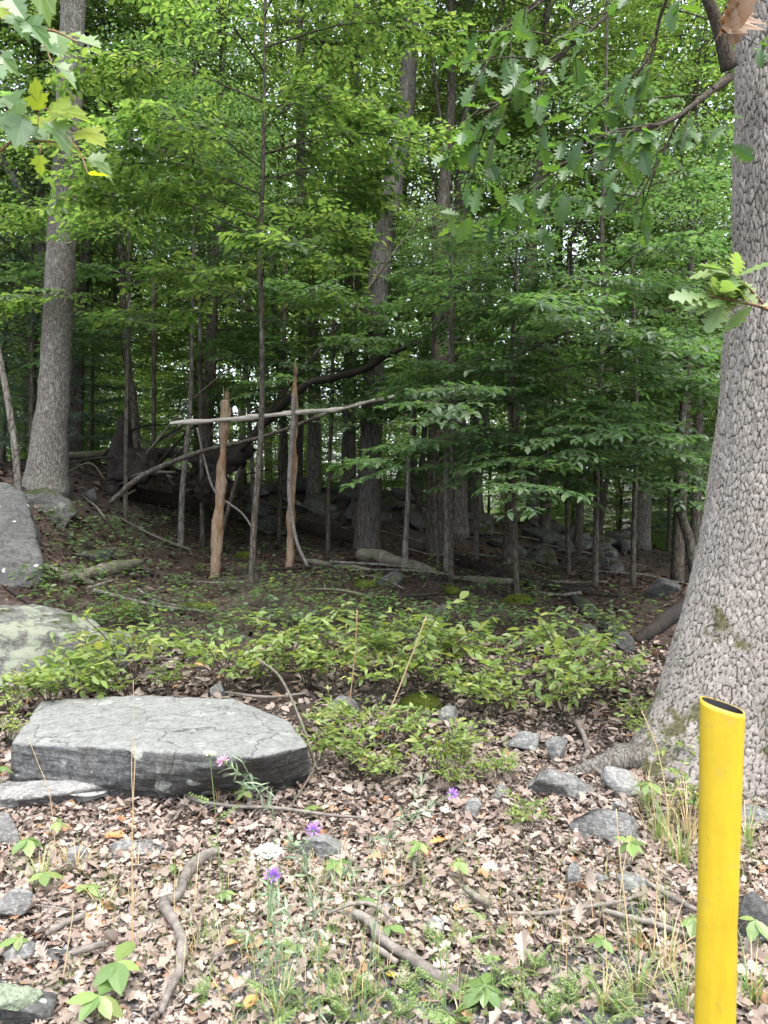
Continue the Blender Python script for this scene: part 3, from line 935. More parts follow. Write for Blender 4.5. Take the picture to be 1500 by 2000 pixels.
SAPLING_C = tree('beech_sapling', 'low dark green sapling whose leafy tiers hang before the shaded slope', 'sapling',
                 [(1010, 1130, 12), (1004, 1000, 11), (998, 850, 10), (1000, 700, 9), (1006, 560, 7), (1010, 470, 5)], 9.0, 'bark_dark', None, 0, top=.4, seg=7, rough=.003, flare=.2, seed=26)
lineC = [(1010, 1130), (1004, 1000), (998, 850), (1000, 700), (1006, 560), (1010, 470)]
specs = [(905, 1.8, 265, -6), (860, 2.0, 215, -5), (830, 1.9, 315, -4), (790, 2.2, 240, -2), (740, 2.0, 345, 2), (720, 1.2, 190, 0), (660, 1.8, 275, 2), (610, 1.4, 210, 6), (600, 1.7, 330, 6), (540, 1.2, 250, 10), (860, 1.9, 350, -5), (700, 2.2, 300, 0)]
dress(SAPLING_C, lineC, 9.0, specs, 'g', 'shade', .088, 52)

SAPLING_D = tree('beech_sapling', 'small leafy sapling with bare foot between the two snags and the crooked trunk', 'sapling',
                 [(640, 1090, 9), (642, 950, 8), (648, 800, 8), (650, 660, 7), (655, 560, 5)], 11.6, 'bark_dark', None, 0, top=.4, seg=7, rough=.003, flare=.2, seed=27)
lineD = [(640, 1090), (642, 950), (648, 800), (650, 660), (655, 560)]
specs = [(790, 1.5, 330, 0), (760, 1.5, 230, 0), (700, 1.7, 290, 2), (650, 1.3, 200, 6), (600, 1.0, 250, 4), (800, 1.3, 280, -5)]
dress(SAPLING_D, lineD, 11.6, specs, 'g', 'shade', .088, 53)

SAPLING_E = tree('beech_sapling', 'leafy sapling right of the pale trunk at the left edge', 'sapling',
                 [(245, 1010, 9), (246, 860, 8), (250, 700, 8), (252, 540, 7), (250, 420, 5), (255, 250, 4)], 10.6, 'bark_dark', None, 0, top=.5, seg=7, rough=.003, flare=.2, seed=28)
lineE = [(245, 1010), (246, 860), (250, 700), (252, 540), (250, 420), (255, 250)]
specs = [(600, 1.6, 210, 0), (560, 1.7, 330, 2), (500, 1.6, 270, 4), (440, 1.7, 190, 4), (400, 1.6, 350, 6), (330, 1.5, 240, 6), (640, 1.2, 300, 0), (300, 1.4, 20, 6)]
dress(SAPLING_E, lineE, 10.6, specs, 'f', 'understory', .095, 54)


for src, u, d, rz, sc, lb in ((SAPLING_C, 880, 9.3, 1.9, .95, 'leafy dark green sapling just before the dark double trunk'), (SAPLING_C, 1235, 10.4, 3.6, 1.05, 'leafy sapling of flat tiers left of the big oak'),
                             (SAPLING_D, 395, 11.4, 2.2, 1.1, 'small leafy sapling behind the shorter snag'), (SAPLING_D, 930, 11.8, 4.4, 1.2, 'leafy sapling standing between the double trunk and the spotted trunk'),
                             (SAPLING_C, 1110, 12.2, .7, 1.1, 'leafy sapling before the tumbled rocks on the right'), (SAPLING_D, 300, 12.4, 5.1, 1.15, 'leafy sapling behind the rotten broken stump'),
                             (SAPLING_E, 690, 13.0, 1.2, 1.0, 'leafy sapling rising behind the tall crooked trunk'), (SAPLING_D, 545, 12.6, .4, 1.2, 'leafy sapling behind the taller snag')):
    o = copy_tree(src); x = (u - 750) / FPX * d; o.location = (x, d, gz(x, d)); o.rotation_euler = (0, 0, rz); o.scale = (sc, sc, sc); o['label'] = lb


# ------------------------------------------------------------------ young pines at the left
def pine(name, label, u, d, H, seed):
    rng = np.random.default_rng(seed)
    x = (u - 750) / FPX * d; b = np.array([x, d, gz(x, d)])
    root = thing(name, label, 'pine tree', b, 'young pines at the left')
    mb = MB(); tube(mb, [b - [0, 0, .1], b + [.03, 0, H * .5], b + [0, 0, H]], [.045, .03, .006], 7, 4, rough=.003); part(root, 'trunk', mb, M['bark_dark'])
    mb = MB()
    for w in range(int(H / .32)):
        z = .5 + w * .32 + .1 * rng.random()
        L = (1 - z / (H + .4)) * .42 * H * .8 + .15
        for k in range(6):
            az = k * 1.047 + rng.random() * .6 + w; dv = np.array([math.cos(az), math.sin(az), .12 * rng.normal()])
            o = b + [0, 0, z]; tip = o + dv * L * (.8 + .4 * rng.random())
            tube(mb, [o, tip], [.008, .003], 4, 1, mat=1, caps=False)
            N = int(130 * L)
            f = .15 + .85 * rng.random(N)[:, None]
            lat = np.cross(dv, [0, 0, 1]) * (rng.normal(size=(N, 1)) * .22 * (1.1 - f) * L)
            pp = o * (1 - f) + tip * f + lat
            dd = dv + rng.normal(size=(N, 3)) * .55 + lat * 2
            add_leaves(mb, pp, dd, rng.normal(size=(N, 3)), .13, (TPL_SMALL[0] * [1, .12], TPL_SMALL[1], TPL_SMALL[2]), rng, fold=0, curl=.1)
    part(root, 'crown', mb, [M['needle'], M['bark_twig']], smooth=False)


pine('pine_sapling', 'dark soft-needled young pine right behind the boulder at the left edge', 60, 12.6, 4.6, 1)
pine('pine_sapling', 'dark young pine filling the gap right of the pale left trunk', 178, 14.5, 4.0, 2)
pine('pine_sapling', 'dim young pine standing at the very left edge of the wood', -10, 13.8, 5.2, 3)
pine('pine_sapling', 'small dim pine below the two slim trunks beside the big oak', 1305, 17.5, 2.6, 4)


# ------------------------------------------------------------------ the big oak on the right
def big_oak():
    rng = np.random.default_rng(12)
    D = 4.5
    zs_k = np.array([-.2, .0, .2, .35, .5, .7, 1.0, 1.3, 1.6, 2.2, 3.1, 4.6, 7, 10])
    left = np.array([1.30, 1.38, 1.46, 1.53, 1.59, 1.645, 1.725, 1.795, 1.86, 1.945, 2.02, 2.045, 2.10, 2.16])
    core = np.array([.62, .60, .58, .56, .545, .53, .51, .49, .475, .45, .425, .40, .36, .28])
    flr = np.array([.62, .52, .40, .31, .24, .17, .10, .055, .03, .01, 0, 0, 0, 0])
    z = np.concatenate([np.arange(-.2, 5.0, .0095), np.arange(5.0, 10, .1)])
    th = np.concatenate([np.linspace(2.6, 2 * np.pi - .1, 330, endpoint=False), np.linspace(2 * np.pi - .1, 2 * np.pi + 2.6, 70, endpoint=False)])
    nt_ = len(th)
    r0 = np.interp(z, zs_k, core); fl = np.interp(z, zs_k, flr); xl = np.interp(z, zs_k, left)
    lob = 1.15 * np.exp(-((th - np.pi) / .6) ** 2)          # towards the left
    lob += .45 * np.exp(-((((th - 4.45) + np.pi) % (2 * np.pi) - np.pi) / .4) ** 2) + .55 * np.exp(-((((th - 5.5) + np.pi) % (2 * np.pi) - np.pi) / .4) ** 2)
    lob += .7 * np.exp(-((((th - .6) + np.pi) % (2 * np.pi) - np.pi) / .5) ** 2) + .7 * np.exp(-((((th - 2.0) + np.pi) % (2 * np.pi) - np.pi) / .5) ** 2)
    cx = xl.copy() + r0
    for _ in range(6):
        rl = r0 + fl * .95
        a = np.arctan2(cx, D) - np.arcsin(np.minimum(.9, rl / np.hypot(cx, D)))
        cx = cx + (np.arctan(xl / D) - a) * D * 1.1
    Rm = r0[:, None] + fl[:, None] * lob[None]
    # bark plates: cells on the unrolled bark, cracks between them
    Uc = (th[None] * .45 + 0 * z[:, None]).ravel(); Wc = np.repeat(z, nt_)
    P3 = np.stack([Uc, Wc, 0 * Uc], 1)
    wu = Uc + .018 * vnoise(P3, 14, 2) + .03 * vnoise(P3, 3.5, 5); ww = Wc + .022 * vnoise(P3, 11, 7) + .03 * vnoise(P3, 4, 9)
    SX = np.stack([np.repeat(cx, nt_) + Rm.ravel() * np.tile(np.cos(th), len(z)), D + Rm.ravel() * np.tile(np.sin(th), len(z)), Wc], 1)
    zk = np.linspace(-1, 6, 701); sl = np.interp(zk, [0, .8, 1.8, 3.2], [.6, .52, .40, .30]); zc = np.cumsum(sl) * .01
    zm = lambda q: np.column_stack([q[:, :2], np.interp(q[:, 2], zk, zc)])
    cand = rng.permutation(np.nonzero(Wc < 5.2)[0])[:60000]
    Q3 = zm(SX[cand])
    cells, pts, rmin = {}, [], .0195
    for p in Q3:
        k3 = (int(p[0] // rmin), int(p[1] // rmin), int(p[2] // rmin)); ok = True
        rr_ = rmin * (.75 + .6 * rng.random())
        for ax in (-1, 0, 1):
            for ay in (-1, 0, 1):
                for az in (-1, 0, 1):
                    for q in cells.get((k3[0] + ax, k3[1] + ay, k3[2] + az), ()):
                        if (q[0] - p[0]) ** 2 + (q[1] - p[1]) ** 2 + (q[2] - p[2]) ** 2 < rr_ * rr_:
                            ok = False
        if ok:
            cells.setdefault(k3, []).append(p); pts.append(p)
    kd = KDTree(len(pts))
    for k, p in enumerate(pts):
        kd.insert(p, k)
    kd.balance()
    e = np.empty(len(Uc)); cid = np.zeros(len(Uc), int)
    W3 = SX + np.stack([vnoise(SX, 26, 2), vnoise(SX, 26, 5), 1.4 * vnoise(SX, 22, 7)], 1) * .011
    W3 = zm(W3)
    for k in range(len(Uc)):
        if Wc[k] > 5.2:
            e[k] = .02
            continue
        f = kd.find_n(W3[k], 2)
        e[k] = f[1][2] - f[0][2]; cid[k] = f[0][1]
    crand = rng.random(len(pts))
    edge = S(e / .0058)
    bark = .0052 * edge + .0022 * crand[cid] * edge + .004 * vnoise(P3 * np.array([1, .6, 1]), 60, 3, 2)
    fade = np.repeat(S((5.4 - z) / .6), nt_) * .8 + .2
    Rb = Rm.ravel() + (bark - .02) * fade + .02 * vnoise(P3, 2.2, 31, 2) + .014 * vnoise(P3 * np.array([1, .10, 1]), 17, 37, 2) * fade
    V = np.stack([np.repeat(cx, nt_) + Rb * np.tile(np.cos(th), len(z)), D + Rb * np.tile(np.sin(th), len(z)), Wc], 1)
    base = np.array([cx[20], D, 0.1])
    root = thing('oak_tree', 'huge oak at the right edge with pale blocky bark and flaring foot', 'tree', base)
    i = np.arange(len(z) - 1)[:, None] * nt_; j = np.arange(nt_)[None]; jn = (j + 1) % nt_
    mb = MB(); mb.add(V, np.stack([i + j, i + jn, i + nt_ + jn, i + nt_ + j], -1).reshape(-1, 4), rnd=crand[cid], crack=1 - edge + 1e-4)
    m, nt2 = new_mat('oak_bark'); g = G(nt2)
    c = g.coord()
    cr = g.n('Attribute', attribute_name='crack').outputs['Fac']; rd = g.n('Attribute', attribute_name='rnd').outputs['Fac']
    f = g.math('ADD', g.math('MULTIPLY', g.noise(c, 70, 6, .7), .8), g.math('MULTIPLY', rd, .16))
    col = g.ramp(f, [(.28, (0.165, 0.148, 0.132)), (.5, (0.295, 0.268, 0.243)), (.72, (0.405, 0.375, 0.345))])
    col = g.mix(g.ramp(g.noise(c, 4, 5, .6), [(.42, 0.0), (.7, .35)]), col, (.16, .15, .13))
    v2 = g.n('TexVoronoi', {'Vector': g.mix(.03, g.coord((1, 1, .6)), g.n('TexNoise', {'Vector': c, 'Scale': 30, 'Detail': 3}).outputs['Color'], 'ADD'), 'Scale': 75}, feature='DISTANCE_TO_EDGE').outputs['Distance']
    col = g.mix(g.ramp(v2, [(0.0, .55), (.09, 0.0)]), col, (.07, .06, .052))
    col = g.mix(g.ramp(cr, [(.25, 0.0), (.8, .9)]), col, (.03, .025, .02))
    sx = g.n('SeparateXYZ', {'Vector': c})
    low = g.n('MapRange', {'Value': sx.outputs['Z'], 'From Min': .2, 'From Max': 1.75, 'To Min': .16, 'To Max': -.02}).outputs[0]
    lf = g.n('MapRange', {'Value': sx.outputs['X'], 'From Min': -.75, 'From Max': -.25, 'To Min': .1, 'To Max': -.08}).outputs[0]
    mo = g.ramp(g.math('ADD', g.math('ADD', g.noise(c, 3.2, 6, .62), low), lf), [(.735, 0.0), (.79, .8)])
    col = g.mix(mo, col, g.ramp(g.noise(c, 80, 3), [(.3, (.03, .032, .008)), (.7, (.085, .08, .02))]))
    b = g.n('Bump', {'Height': g.noise(c, 130, 5, .7), 'Strength': .55, 'Distance': .012}).outputs[0]
    g.out(g.n('BsdfPrincipled', {'Base Color': col, 'Roughness': .92, 'Specular IOR Level': .12, 'Normal': b}).outputs[0])
    M['oak_bark'] = m
    part(root, 'trunk', mb, m, smooth=True)
    # surface root to the left
    mb = MB()
    pr = [np.array([1.62, 4.5, .12]), np.array([1.40, 4.42, .19]), np.array([1.2, 4.35, .15]), np.array([1.02, 4.35, .10]), np.array([.9, 4.4, -.02])]
    tube(mb, pr, [.11, .065, .045, .03, .018], 22, 8, rough=.015, lump=.02, seed=5, fs=8); part(root, 'surface_root', mb, M['bark_pale'])
    # limbs with big lobed leaves
    leafs = leaf_meshes('oak_leaf', TPL_OAK, 'oak_leaf', 5, fold=.25, curl=.22, twist=.06)
    dead = leaf_meshes('dead_oak_leaf', TPL_OAK, 'oak_dead', 3, fold=.7, curl=.5, twist=.3)
    lr = np.random.default_rng(21)

    def limb(pts, n_side, n_leaf, nm='limb', sz=.125, side_len=.5, spread=1.0):
        P, rr = px_line(pts, 4)
        mb = MB(); ln = tube(mb, P, rr, 8, 6, rough=.003, mat=0)
        tips = []
        for k in range(n_side):
            f = .2 + .8 * (k + lr.random()) / n_side
            p = ln[min(int(f * (len(ln) - 1)), len(ln) - 1)]
            t = nrm((ln[-1] - ln[0])[None])[0]
            dv = nrm((t * .7 + np.array([0, 0, -.25]) + lr.normal(size=3) * np.array([.6, .6, .45]) * spread)[None])[0]
            e2 = p + dv * side_len * (.5 + .7 * lr.random())
            tube(mb, [p, (p + e2) / 2 + [0, 0, .03], e2], [.0045, .0035, .002], 5, 3, mat=0)
            tips += [(p * (1 - q) + e2 * q, dv) for q in (.45, .7, 1.0)]
        tips.append((ln[-1], nrm((ln[-1] - ln[-4])[None])[0]))
        part(root, nm, mb, M['bark_twig'])
        for k in range(int(n_leaf * 1.25)):
            p, dv = tips[lr.integers(len(tips))]
            dd = nrm((dv * .5 + lr.normal(size=3) * .75 + np.array([0, 0, -.45]))[None])[0]
            nn = np.array([.55 * lr.normal(), -.25 + .55 * lr.normal(), 1.0])
            put_leaf(leafs[lr.integers(5)], root, p + lr.normal(size=3) * .02, dd, nn, sz * (.7 + .55 * lr.random()))

    limb([(1425, 135, 36, 4.1), (1405, 60, 26, 4.05), (1375, -20, 22, 4.0), (1340, -110, 18, 4.0), (1290, -200, 12, 4)], 6, 16)
    limb([(1425, 150, 20, 4.1), (1380, 185, 12, 4.0), (1310, 235, 9, 3.9), (1240, 255, 7, 3.85), (1160, 290, 5, 3.8), (1080, 330, 4, 3.8)], 15, 66)
    limb([(1300, -170, 10, 4.0), (1210, 0, 8, 3.9), (1110, 95, 7, 3.8), (1060, 140, 6, 3.8), (1000, 190, 4, 3.7), (930, 225, 3, 3.7)], 15, 64)
    limb([(1395, 170, 9, 4.0), (1330, 230, 7, 4.2), (1290, 310, 5, 4.3), (1240, 400, 4, 4.3)], 9, 34)
    limb([(1340, -90, 10, 4.0), (1290, 30, 7, 4.2), (1270, 110, 5, 4.3), (1200, 180, 4, 4.3)], 9, 34)
    limb([(1300, -160, 10, 4.0), (1150, -60, 7, 4.0), (1050, 10, 5, 4.1), (980, 60, 4, 4.1)], 8, 26)
    P, rr = px_line([(1570, 650, 9, 4.12), (1500, 605, 7, 3.6), (1445, 590, 6, 3.45), (1385, 578, 4, 3.35)], 4)
    mb = MB(); ln = tube(mb, P, rr, 6, 6, rough=.002)
    P2, rr2 = px_line([(1500, 605, 5, 3.6), (1460, 560, 4, 3.5), (1420, 530, 3, 3.4)], 4); l2 = tube(mb, P2, rr2, 6, 5)
    P3_, rr3 = px_line([(1520, 480, 5, 3.9), (1500, 440, 4, 3.6), (1495, 415, 3, 3.5)], 4)
    part(root, 'twig', mb, M['branch_red'])
    pale = leaf_meshes('pale_oak_leaf', TPL_OAK, 'weed', 3, fold=.25, curl=.15, twist=.05)
    for k in range(44):
        L_ = ln if k % 2 else l2
        p = L_[int(lr.integers(int(len(L_) * .45), len(L_)))]
        dd = nrm(np.array([[-.7 + .8 * lr.normal(), -.3 + .5 * lr.normal(), .0 + .5 * lr.normal()]]))[0]
        put_leaf(pale[k % 3], root, p, dd, np.array([.3 * lr.normal(), -.8 + .2 * lr.normal(), 1.]), .15 * (.7 + .5 * lr.random()))
    for k in range(7):
        p = ray(1425 + 25 * lr.random(), -25 + 20 * lr.random(), 3.75)
        put_leaf(dead[k % 3], root, p, np.array([.25 * lr.normal(), .2 * lr.normal(), -1.]), np.array([lr.normal(), -1., .2]), .19 * (.8 + .3 * lr.random()), 'dead_leaf', 'withered brown oak leaf hanging by the trunk' if k == 0 else None)
    # the high crown over the clearing's edge
    c = link('crown', CCROWNS[1], root, (.1, .5, 7.2)); c.scale = (1.15, 1.15, 1.0)
    return root


OAK = big_oak()


# ------------------------------------------------------------------ maple at the left, reaching in from outside the view
def left_maple():
    lr = np.random.default_rng(8)
    b = np.array([-1.75, 2.3, gz(-1.75, 2.3)])
    root = thing('maple_sapling', 'maple at the top left whose pale lobed leaves hang before the trunks', 'maple', b)
    mb = MB(); tube(mb, [b - [0, 0, .1], b + [.05, 0, 1.2], b + [.0, .05, 2.6], b + [.1, 0, 4.2]], [.035, .03, .024, .01], 9, 5, rough=.003); part(root, 'trunk', mb, M['bark_grey'])
    D = 1.75
    A = [b + [.02, .03, 2.25]]
    br = [[b + [.0, .03, 2.1], ray(-60, 330, 1.9), ray(0, 296, 1.8), ray(60, 236, D)],
          [ray(25, 278, 1.78), ray(95, 276, D), ray(150, 292, D), ray(172, 340, 1.7)],
          [ray(60, 240, D), ray(105, 246, D), ray(155, 292, 1.7)],
          [b + [.04, .0, 2.75], ray(-80, 40, 1.9), ray(10, 38, 1.8), ray(70, 55, D), ray(110, 62, 1.72), ray(150, 82, 1.7)],
          [ray(60, 52, 1.76), ray(85, 85, D), ray(102, 124, 1.7)],
          [ray(-80, 20, 1.9), ray(0, -40, 1.8), ray(60, -60, 1.75)]]
    for k, ln in enumerate(br):
        mb = MB(); r = .006 if k in (0, 3, 5) else .0028
        tube(mb, ln, np.linspace(r, r * .35, len(ln)), 6, 5); part(root, 'branch', mb, M['branch_red'])
    pale = leaf_meshes('pale_maple_leaf', TPL_MAPLE, 'maple_pale', 3, fold=.22, curl=.25, twist=.04)
    grn = leaf_meshes('maple_leaf', TPL_MAPLE, 'maple', 3, fold=.22, curl=.2, twist=.05)
    # base point, tip point (photo), pale?, how much it faces the camera
    L = [((78, 215), (58, 140), 1, .8), ((93, 214), (166, 225), 1, .8), ((100, 216), (180, 208), 1, .6), ((156, 254), (210, 277), 1, .6), ((78, 303), (80, 350), 1, .8), ((172, 308), (230, 334), 0, .5),
         ((174, 341), (220, 336), 1, .15), ((20, -5), (52, 44), 0, .7), ((50, 42), (98, 70), 0, .6), ((100, 68), (128, 120), 0, .6), ((150, 78), (205, 98), 0, .4), ((100, 125), (158, 142), 0, .4),
         ((0, 188), (22, 180), 0, .6), ((5, 190), (60, 225), 0, .6), ((18, 215), (62, 250), 0, .7), ((0, 225), (22, 262), 0, .7), ((70, 232), (112, 262), 1, .4), ((90, 240), (150, 280), 0, .4),
         ((100, 276), (145, 290), 1, .3), ((0, 10), (28, 12), 1, .5), ((70, -40), (100, 20), 0, .6), ((110, 62), (118, 122), 0, .7), ((-10, 130), (8, 160), 0, .6), ((0, 110), (30, 128), 0, .5), ((45, 228), (25, 300), 0, .5),
         ((60, 250), (95, 285), 0, .4), ((20, 30), (60, 60), 0, .6), ((-5, 5), (20, 40), 1, .7), ((60, -30), (95, 5), 0, .5), ((140, 70), (175, 60), 0, .4), ((88, 90), (120, 110), 0, .6)]
    for k, (p, q, pl, fc) in enumerate(L):
        a = ray(p[0], p[1], D + .04 * lr.normal()); e = ray(q[0], q[1], D + (a[1] - D) - .012 + .012 * lr.normal())
        d = e - a; n = np.array([.25 * lr.normal(), -fc * 1.2, .9 - .5 * fc])
        put_leaf((pale if pl else grn)[k % 3], root, a, d, n, np.linalg.norm(d) * .9)
        if lr.random() < .8:
            mb = MB()
            s0 = a - nrm(d[None])[0] * .03 + lr.normal(size=3) * .006
            tube(mb, [s0, (s0 + a) / 2 + [0, 0, .006], a], [.0011, .001, .0009], 4, 2); part(root, 'leaf_stalk', mb, M['branch_red'])


left_maple()


# ------------------------------------------------------------------ rocks
def hull_mesh(points, voxel):
    bm = bmesh.new()
    for p in points:
        bm.verts.new(p)
    bmesh.ops.convex_hull(bm, input=bm.verts)
    me = bpy.data.meshes.new('hull'); bm.to_mesh(me); bm.free()
    o = bpy.data.objects.new('hull', me); COL.objects.link(o)
    md = o.modifiers.new('remesh', 'REMESH'); md.mode = 'VOXEL'; md.voxel_size = voxel
    ev = o.evaluated_get(bpy.context.evaluated_depsgraph_get())
    m2 = bpy.data.meshes.new_from_object(ev)
    V = np.empty(len(m2.vertices) * 3); m2.vertices.foreach_get('co', V)
    N = np.empty(len(m2.vertices) * 3); m2.vertices.foreach_get('normal', N)
    Q = np.array([list(p.vertices) for p in m2.polygons if len(p.vertices) == 4])
    bpy.data.objects.remove(o); bpy.data.meshes.remove(me); bpy.data.meshes.remove(m2)
    return V.reshape(-1, 3), N.reshape(-1, 3), Q


def ledge(V, N, amp, thick, seed, fine=.006):
    """weathered bedding: side faces step in and out layer by layer"""
    side = 1 - np.abs(N[:, 2])
    zz = V[:, 2] + .03 * vnoise(V, 3, seed) + .05 * V[:, 0] * 0
    k = zz / thick + .5 * vnoise(V, 1.5, seed + 3)
    st = vhash(np.floor(k).astype(np.int64), np.zeros(len(V), np.int64), np.full(len(V), seed), seed) - .5
    fr = np.abs((k % 1) - .5) * 2
    d = amp * side * (st * 1.6 - .7 * S((fr - .72) / .28)) + amp * .9 * vnoise(V, 4, seed + 1, 3) + fine * vnoise(V, 26, seed + 2, 2)
    return V + N * d[:, None]


def hull_rock(name, label, points, mat, voxel=.02, amp=.02, thick=.05, seed=1, cat='rock', fine=.006):
    pts = np.array(points, float)
    V, N, Q = hull_mesh(pts, voxel)
    V = ledge(V, N, amp, thick, seed, fine)
    loc = np.array([pts[:, 0].mean(), pts[:, 1].mean(), pts[:, 2].min()])
    mb = MB(); mb.add(V, Q)
    return solo(name, label, cat, mb, M[mat], loc)


def _ico(sub):
    bm = bmesh.new(); bmesh.ops.create_icosphere(bm, subdivisions=sub, radius=1)
    V = np.array([v.co[:] for v in bm.verts]); T = np.array([[v.index for v in f.verts] for f in bm.faces]); bm.free()
    return V, T


ICO = {k: _ico(k) for k in (3, 4, 5)}


def cut_rock(center, half, seed, sub=4, cuts=12, rough=.05, yaw=0.0, layer=.0):
    rng = np.random.default_rng(seed); V, T = ICO[sub]; V = V.copy()
    for _ in range(cuts):
        n = rng.normal(size=3); n /= np.linalg.norm(n); d = .36 + .36 * rng.random()
        V -= np.maximum(0, V @ n - d)[:, None] * n
    V /= np.abs(V).max(0)
    V = V + nrm(V) * (rough * vnoise(V, 2.2, seed, 3) + rough * .3 * vnoise(V, 11, seed + 3, 2))[:, None]
    if layer:
        V[:, :2] *= (1 + layer * (vhash(np.floor(V[:, 2] * 4 + vnoise(V, 1.5, seed)).astype(np.int64), np.zeros(len(V), np.int64), np.zeros(len(V), np.int64), seed) - .5))[:, None]
    V = V * np.asarray(half)
    c, s = math.cos(yaw), math.sin(yaw)
    V = np.stack([V[:, 0] * c - V[:, 1] * s, V[:, 0] * s + V[:, 1] * c, V[:, 2]], 1)
    return V + np.asarray(center), T


def rock(label, u0, v0, u1, v1, mat='rock', deep=.8, seed=1, cuts=9, name='rock', cat='rock', group=None, sub=4, sink=.35, layer=0.0, rough=.05):
    """a rock that fills the photo box u0..u1, v0..v1, sitting on the ground at v1"""
    p = at((u0 + u1) / 2, v1)
    w = (u1 - u0) / FPX * p[1]; dp = w * deep
    c = p + [0, dp * .38, 0]
    c[0] = ((u0 + u1) / 2 - 750) / FPX * c[1]
    top = EYE - (v0 - 1000) / FPX * (c[1] + dp * .15)
    g0 = gz(c[0], c[1])
    h = max(top - min(g0, p[2]), .04)
    hz = h * (1 + sink) / 2
    mb = MB(); V, T = cut_rock((c[0], c[1], top - hz), (w / 2, dp / 2, hz), seed, sub, cuts, rough, .0, layer)
    mb.add(V, None, T)
    return solo(name, label, cat, mb, M[mat], (c[0], c[1], g0), group)


# the flat slab
def slab_pt(u, v, d, dz=0.0):
    p = ray(u, v, d); p[2] += dz
    return p


ft = [slab_pt(22, 1452, 4.18), slab_pt(200, 1448, 4.08), slab_pt(330, 1464, 3.9), slab_pt(500, 1480, 3.72), slab_pt(604, 1456, 4.0)]
bk = [slab_pt(455, 1364, 5.1), slab_pt(250, 1357, 5.2), slab_pt(78, 1369, 5.1), slab_pt(565, 1410, 4.6)]
bt = [slab_pt(24, 1520, 4.16), slab_pt(250, 1560, 4.06), slab_pt(420, 1565, 4.2), slab_pt(565, 1568, 4.22), slab_pt(606, 1530, 4.2)]
bt = [np.array([p[0], p[1], gz(p[0], p[1]) - .06 + (.12 if k == 4 else 0)]) for k, p in enumerate(bt)]
bb = [np.array([-2.2, 5.1, .05]), np.array([-.75, 5.1, .05])]
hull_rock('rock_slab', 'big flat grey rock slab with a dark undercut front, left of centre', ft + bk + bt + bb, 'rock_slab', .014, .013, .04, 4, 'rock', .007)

rp = lambda u, v, dd=0.0, dz=0.0: at(u, v) + np.array([0, dd, dz])
hull_rock('boulder', 'smooth dark grey boulder leaning at the left edge, white-flecked',
          [ray(-60, 935, 8.3), ray(20, 942, 8.2), ray(50, 965, 8.1), ray(86, 1095, 7.7), ray(84, 1140, 7.6), ray(-90, 1160, 7.3), ray(-120, 1000, 7.6), ray(60, 1150, 7.5), ray(-60, 935, 9.4), ray(70, 1040, 9.4), ray(-140, 1180, 9.2), ray(95, 1150, 9.0)], 'rock_dark', .03, .03, .25, 2, 'boulder', .006)
hull_rock('boulder', 'low mossy grey boulder at the foot of the pale left trunk',
          [ray(40, 962, 9.3), ray(90, 948, 9.4), ray(140, 975, 9.2), ray(152, 1000, 9.0), ray(50, 1045, 9.0), ray(120, 1045, 8.9), ray(40, 1000, 10), ray(150, 1000, 10), ray(90, 960, 10)], 'rock_moss', .03, .04, .1, 3, 'boulder', .01)
hull_rock('boulder', 'pale lichen-crusted boulder at the left edge behind the shrubs',
          [ray(-60, 1185, 6.5), ray(60, 1178, 6.6), ray(170, 1200, 6.5), ray(215, 1235, 6.4), ray(255, 1290, 6.2), ray(235, 1340, 5.9), ray(100, 1350, 5.75), ray(-80, 1345, 5.7), ray(-30, 1215, 6.0), ray(130, 1240, 6.0), ray(-60, 1240, 7.2), ray(150, 1240, 7.3), ray(240, 1300, 7.0), ray(-60, 1330, 7.2)], 'rock_lichen', .025, .035, .12, 5, 'boulder', .012)
hull_rock('rock_shelf', 'flat broken ledge of pale stone in front of the big slab',
          [ray(-40, 1530, 4.12), ray(100, 1522, 4.12), ray(205, 1512, 4.1), ray(240, 1530, 4.05), ray(180, 1536, 3.98), ray(60, 1560, 3.9), ray(-40, 1566, 3.85), ray(-40, 1600, 3.9), ray(50, 1578, 3.95), ray(180, 1552, 4.02), ray(-40, 1600, 4.2), ray(225, 1560, 4.12)], 'rock_pale', .012, .02, .03, 6, 'rock', .007)
rock('broken pale stone wedge under the right end of the flat ledge', 105, 1528, 232, 1578, 'rock_pale', .7, 8, 12, layer=.2)

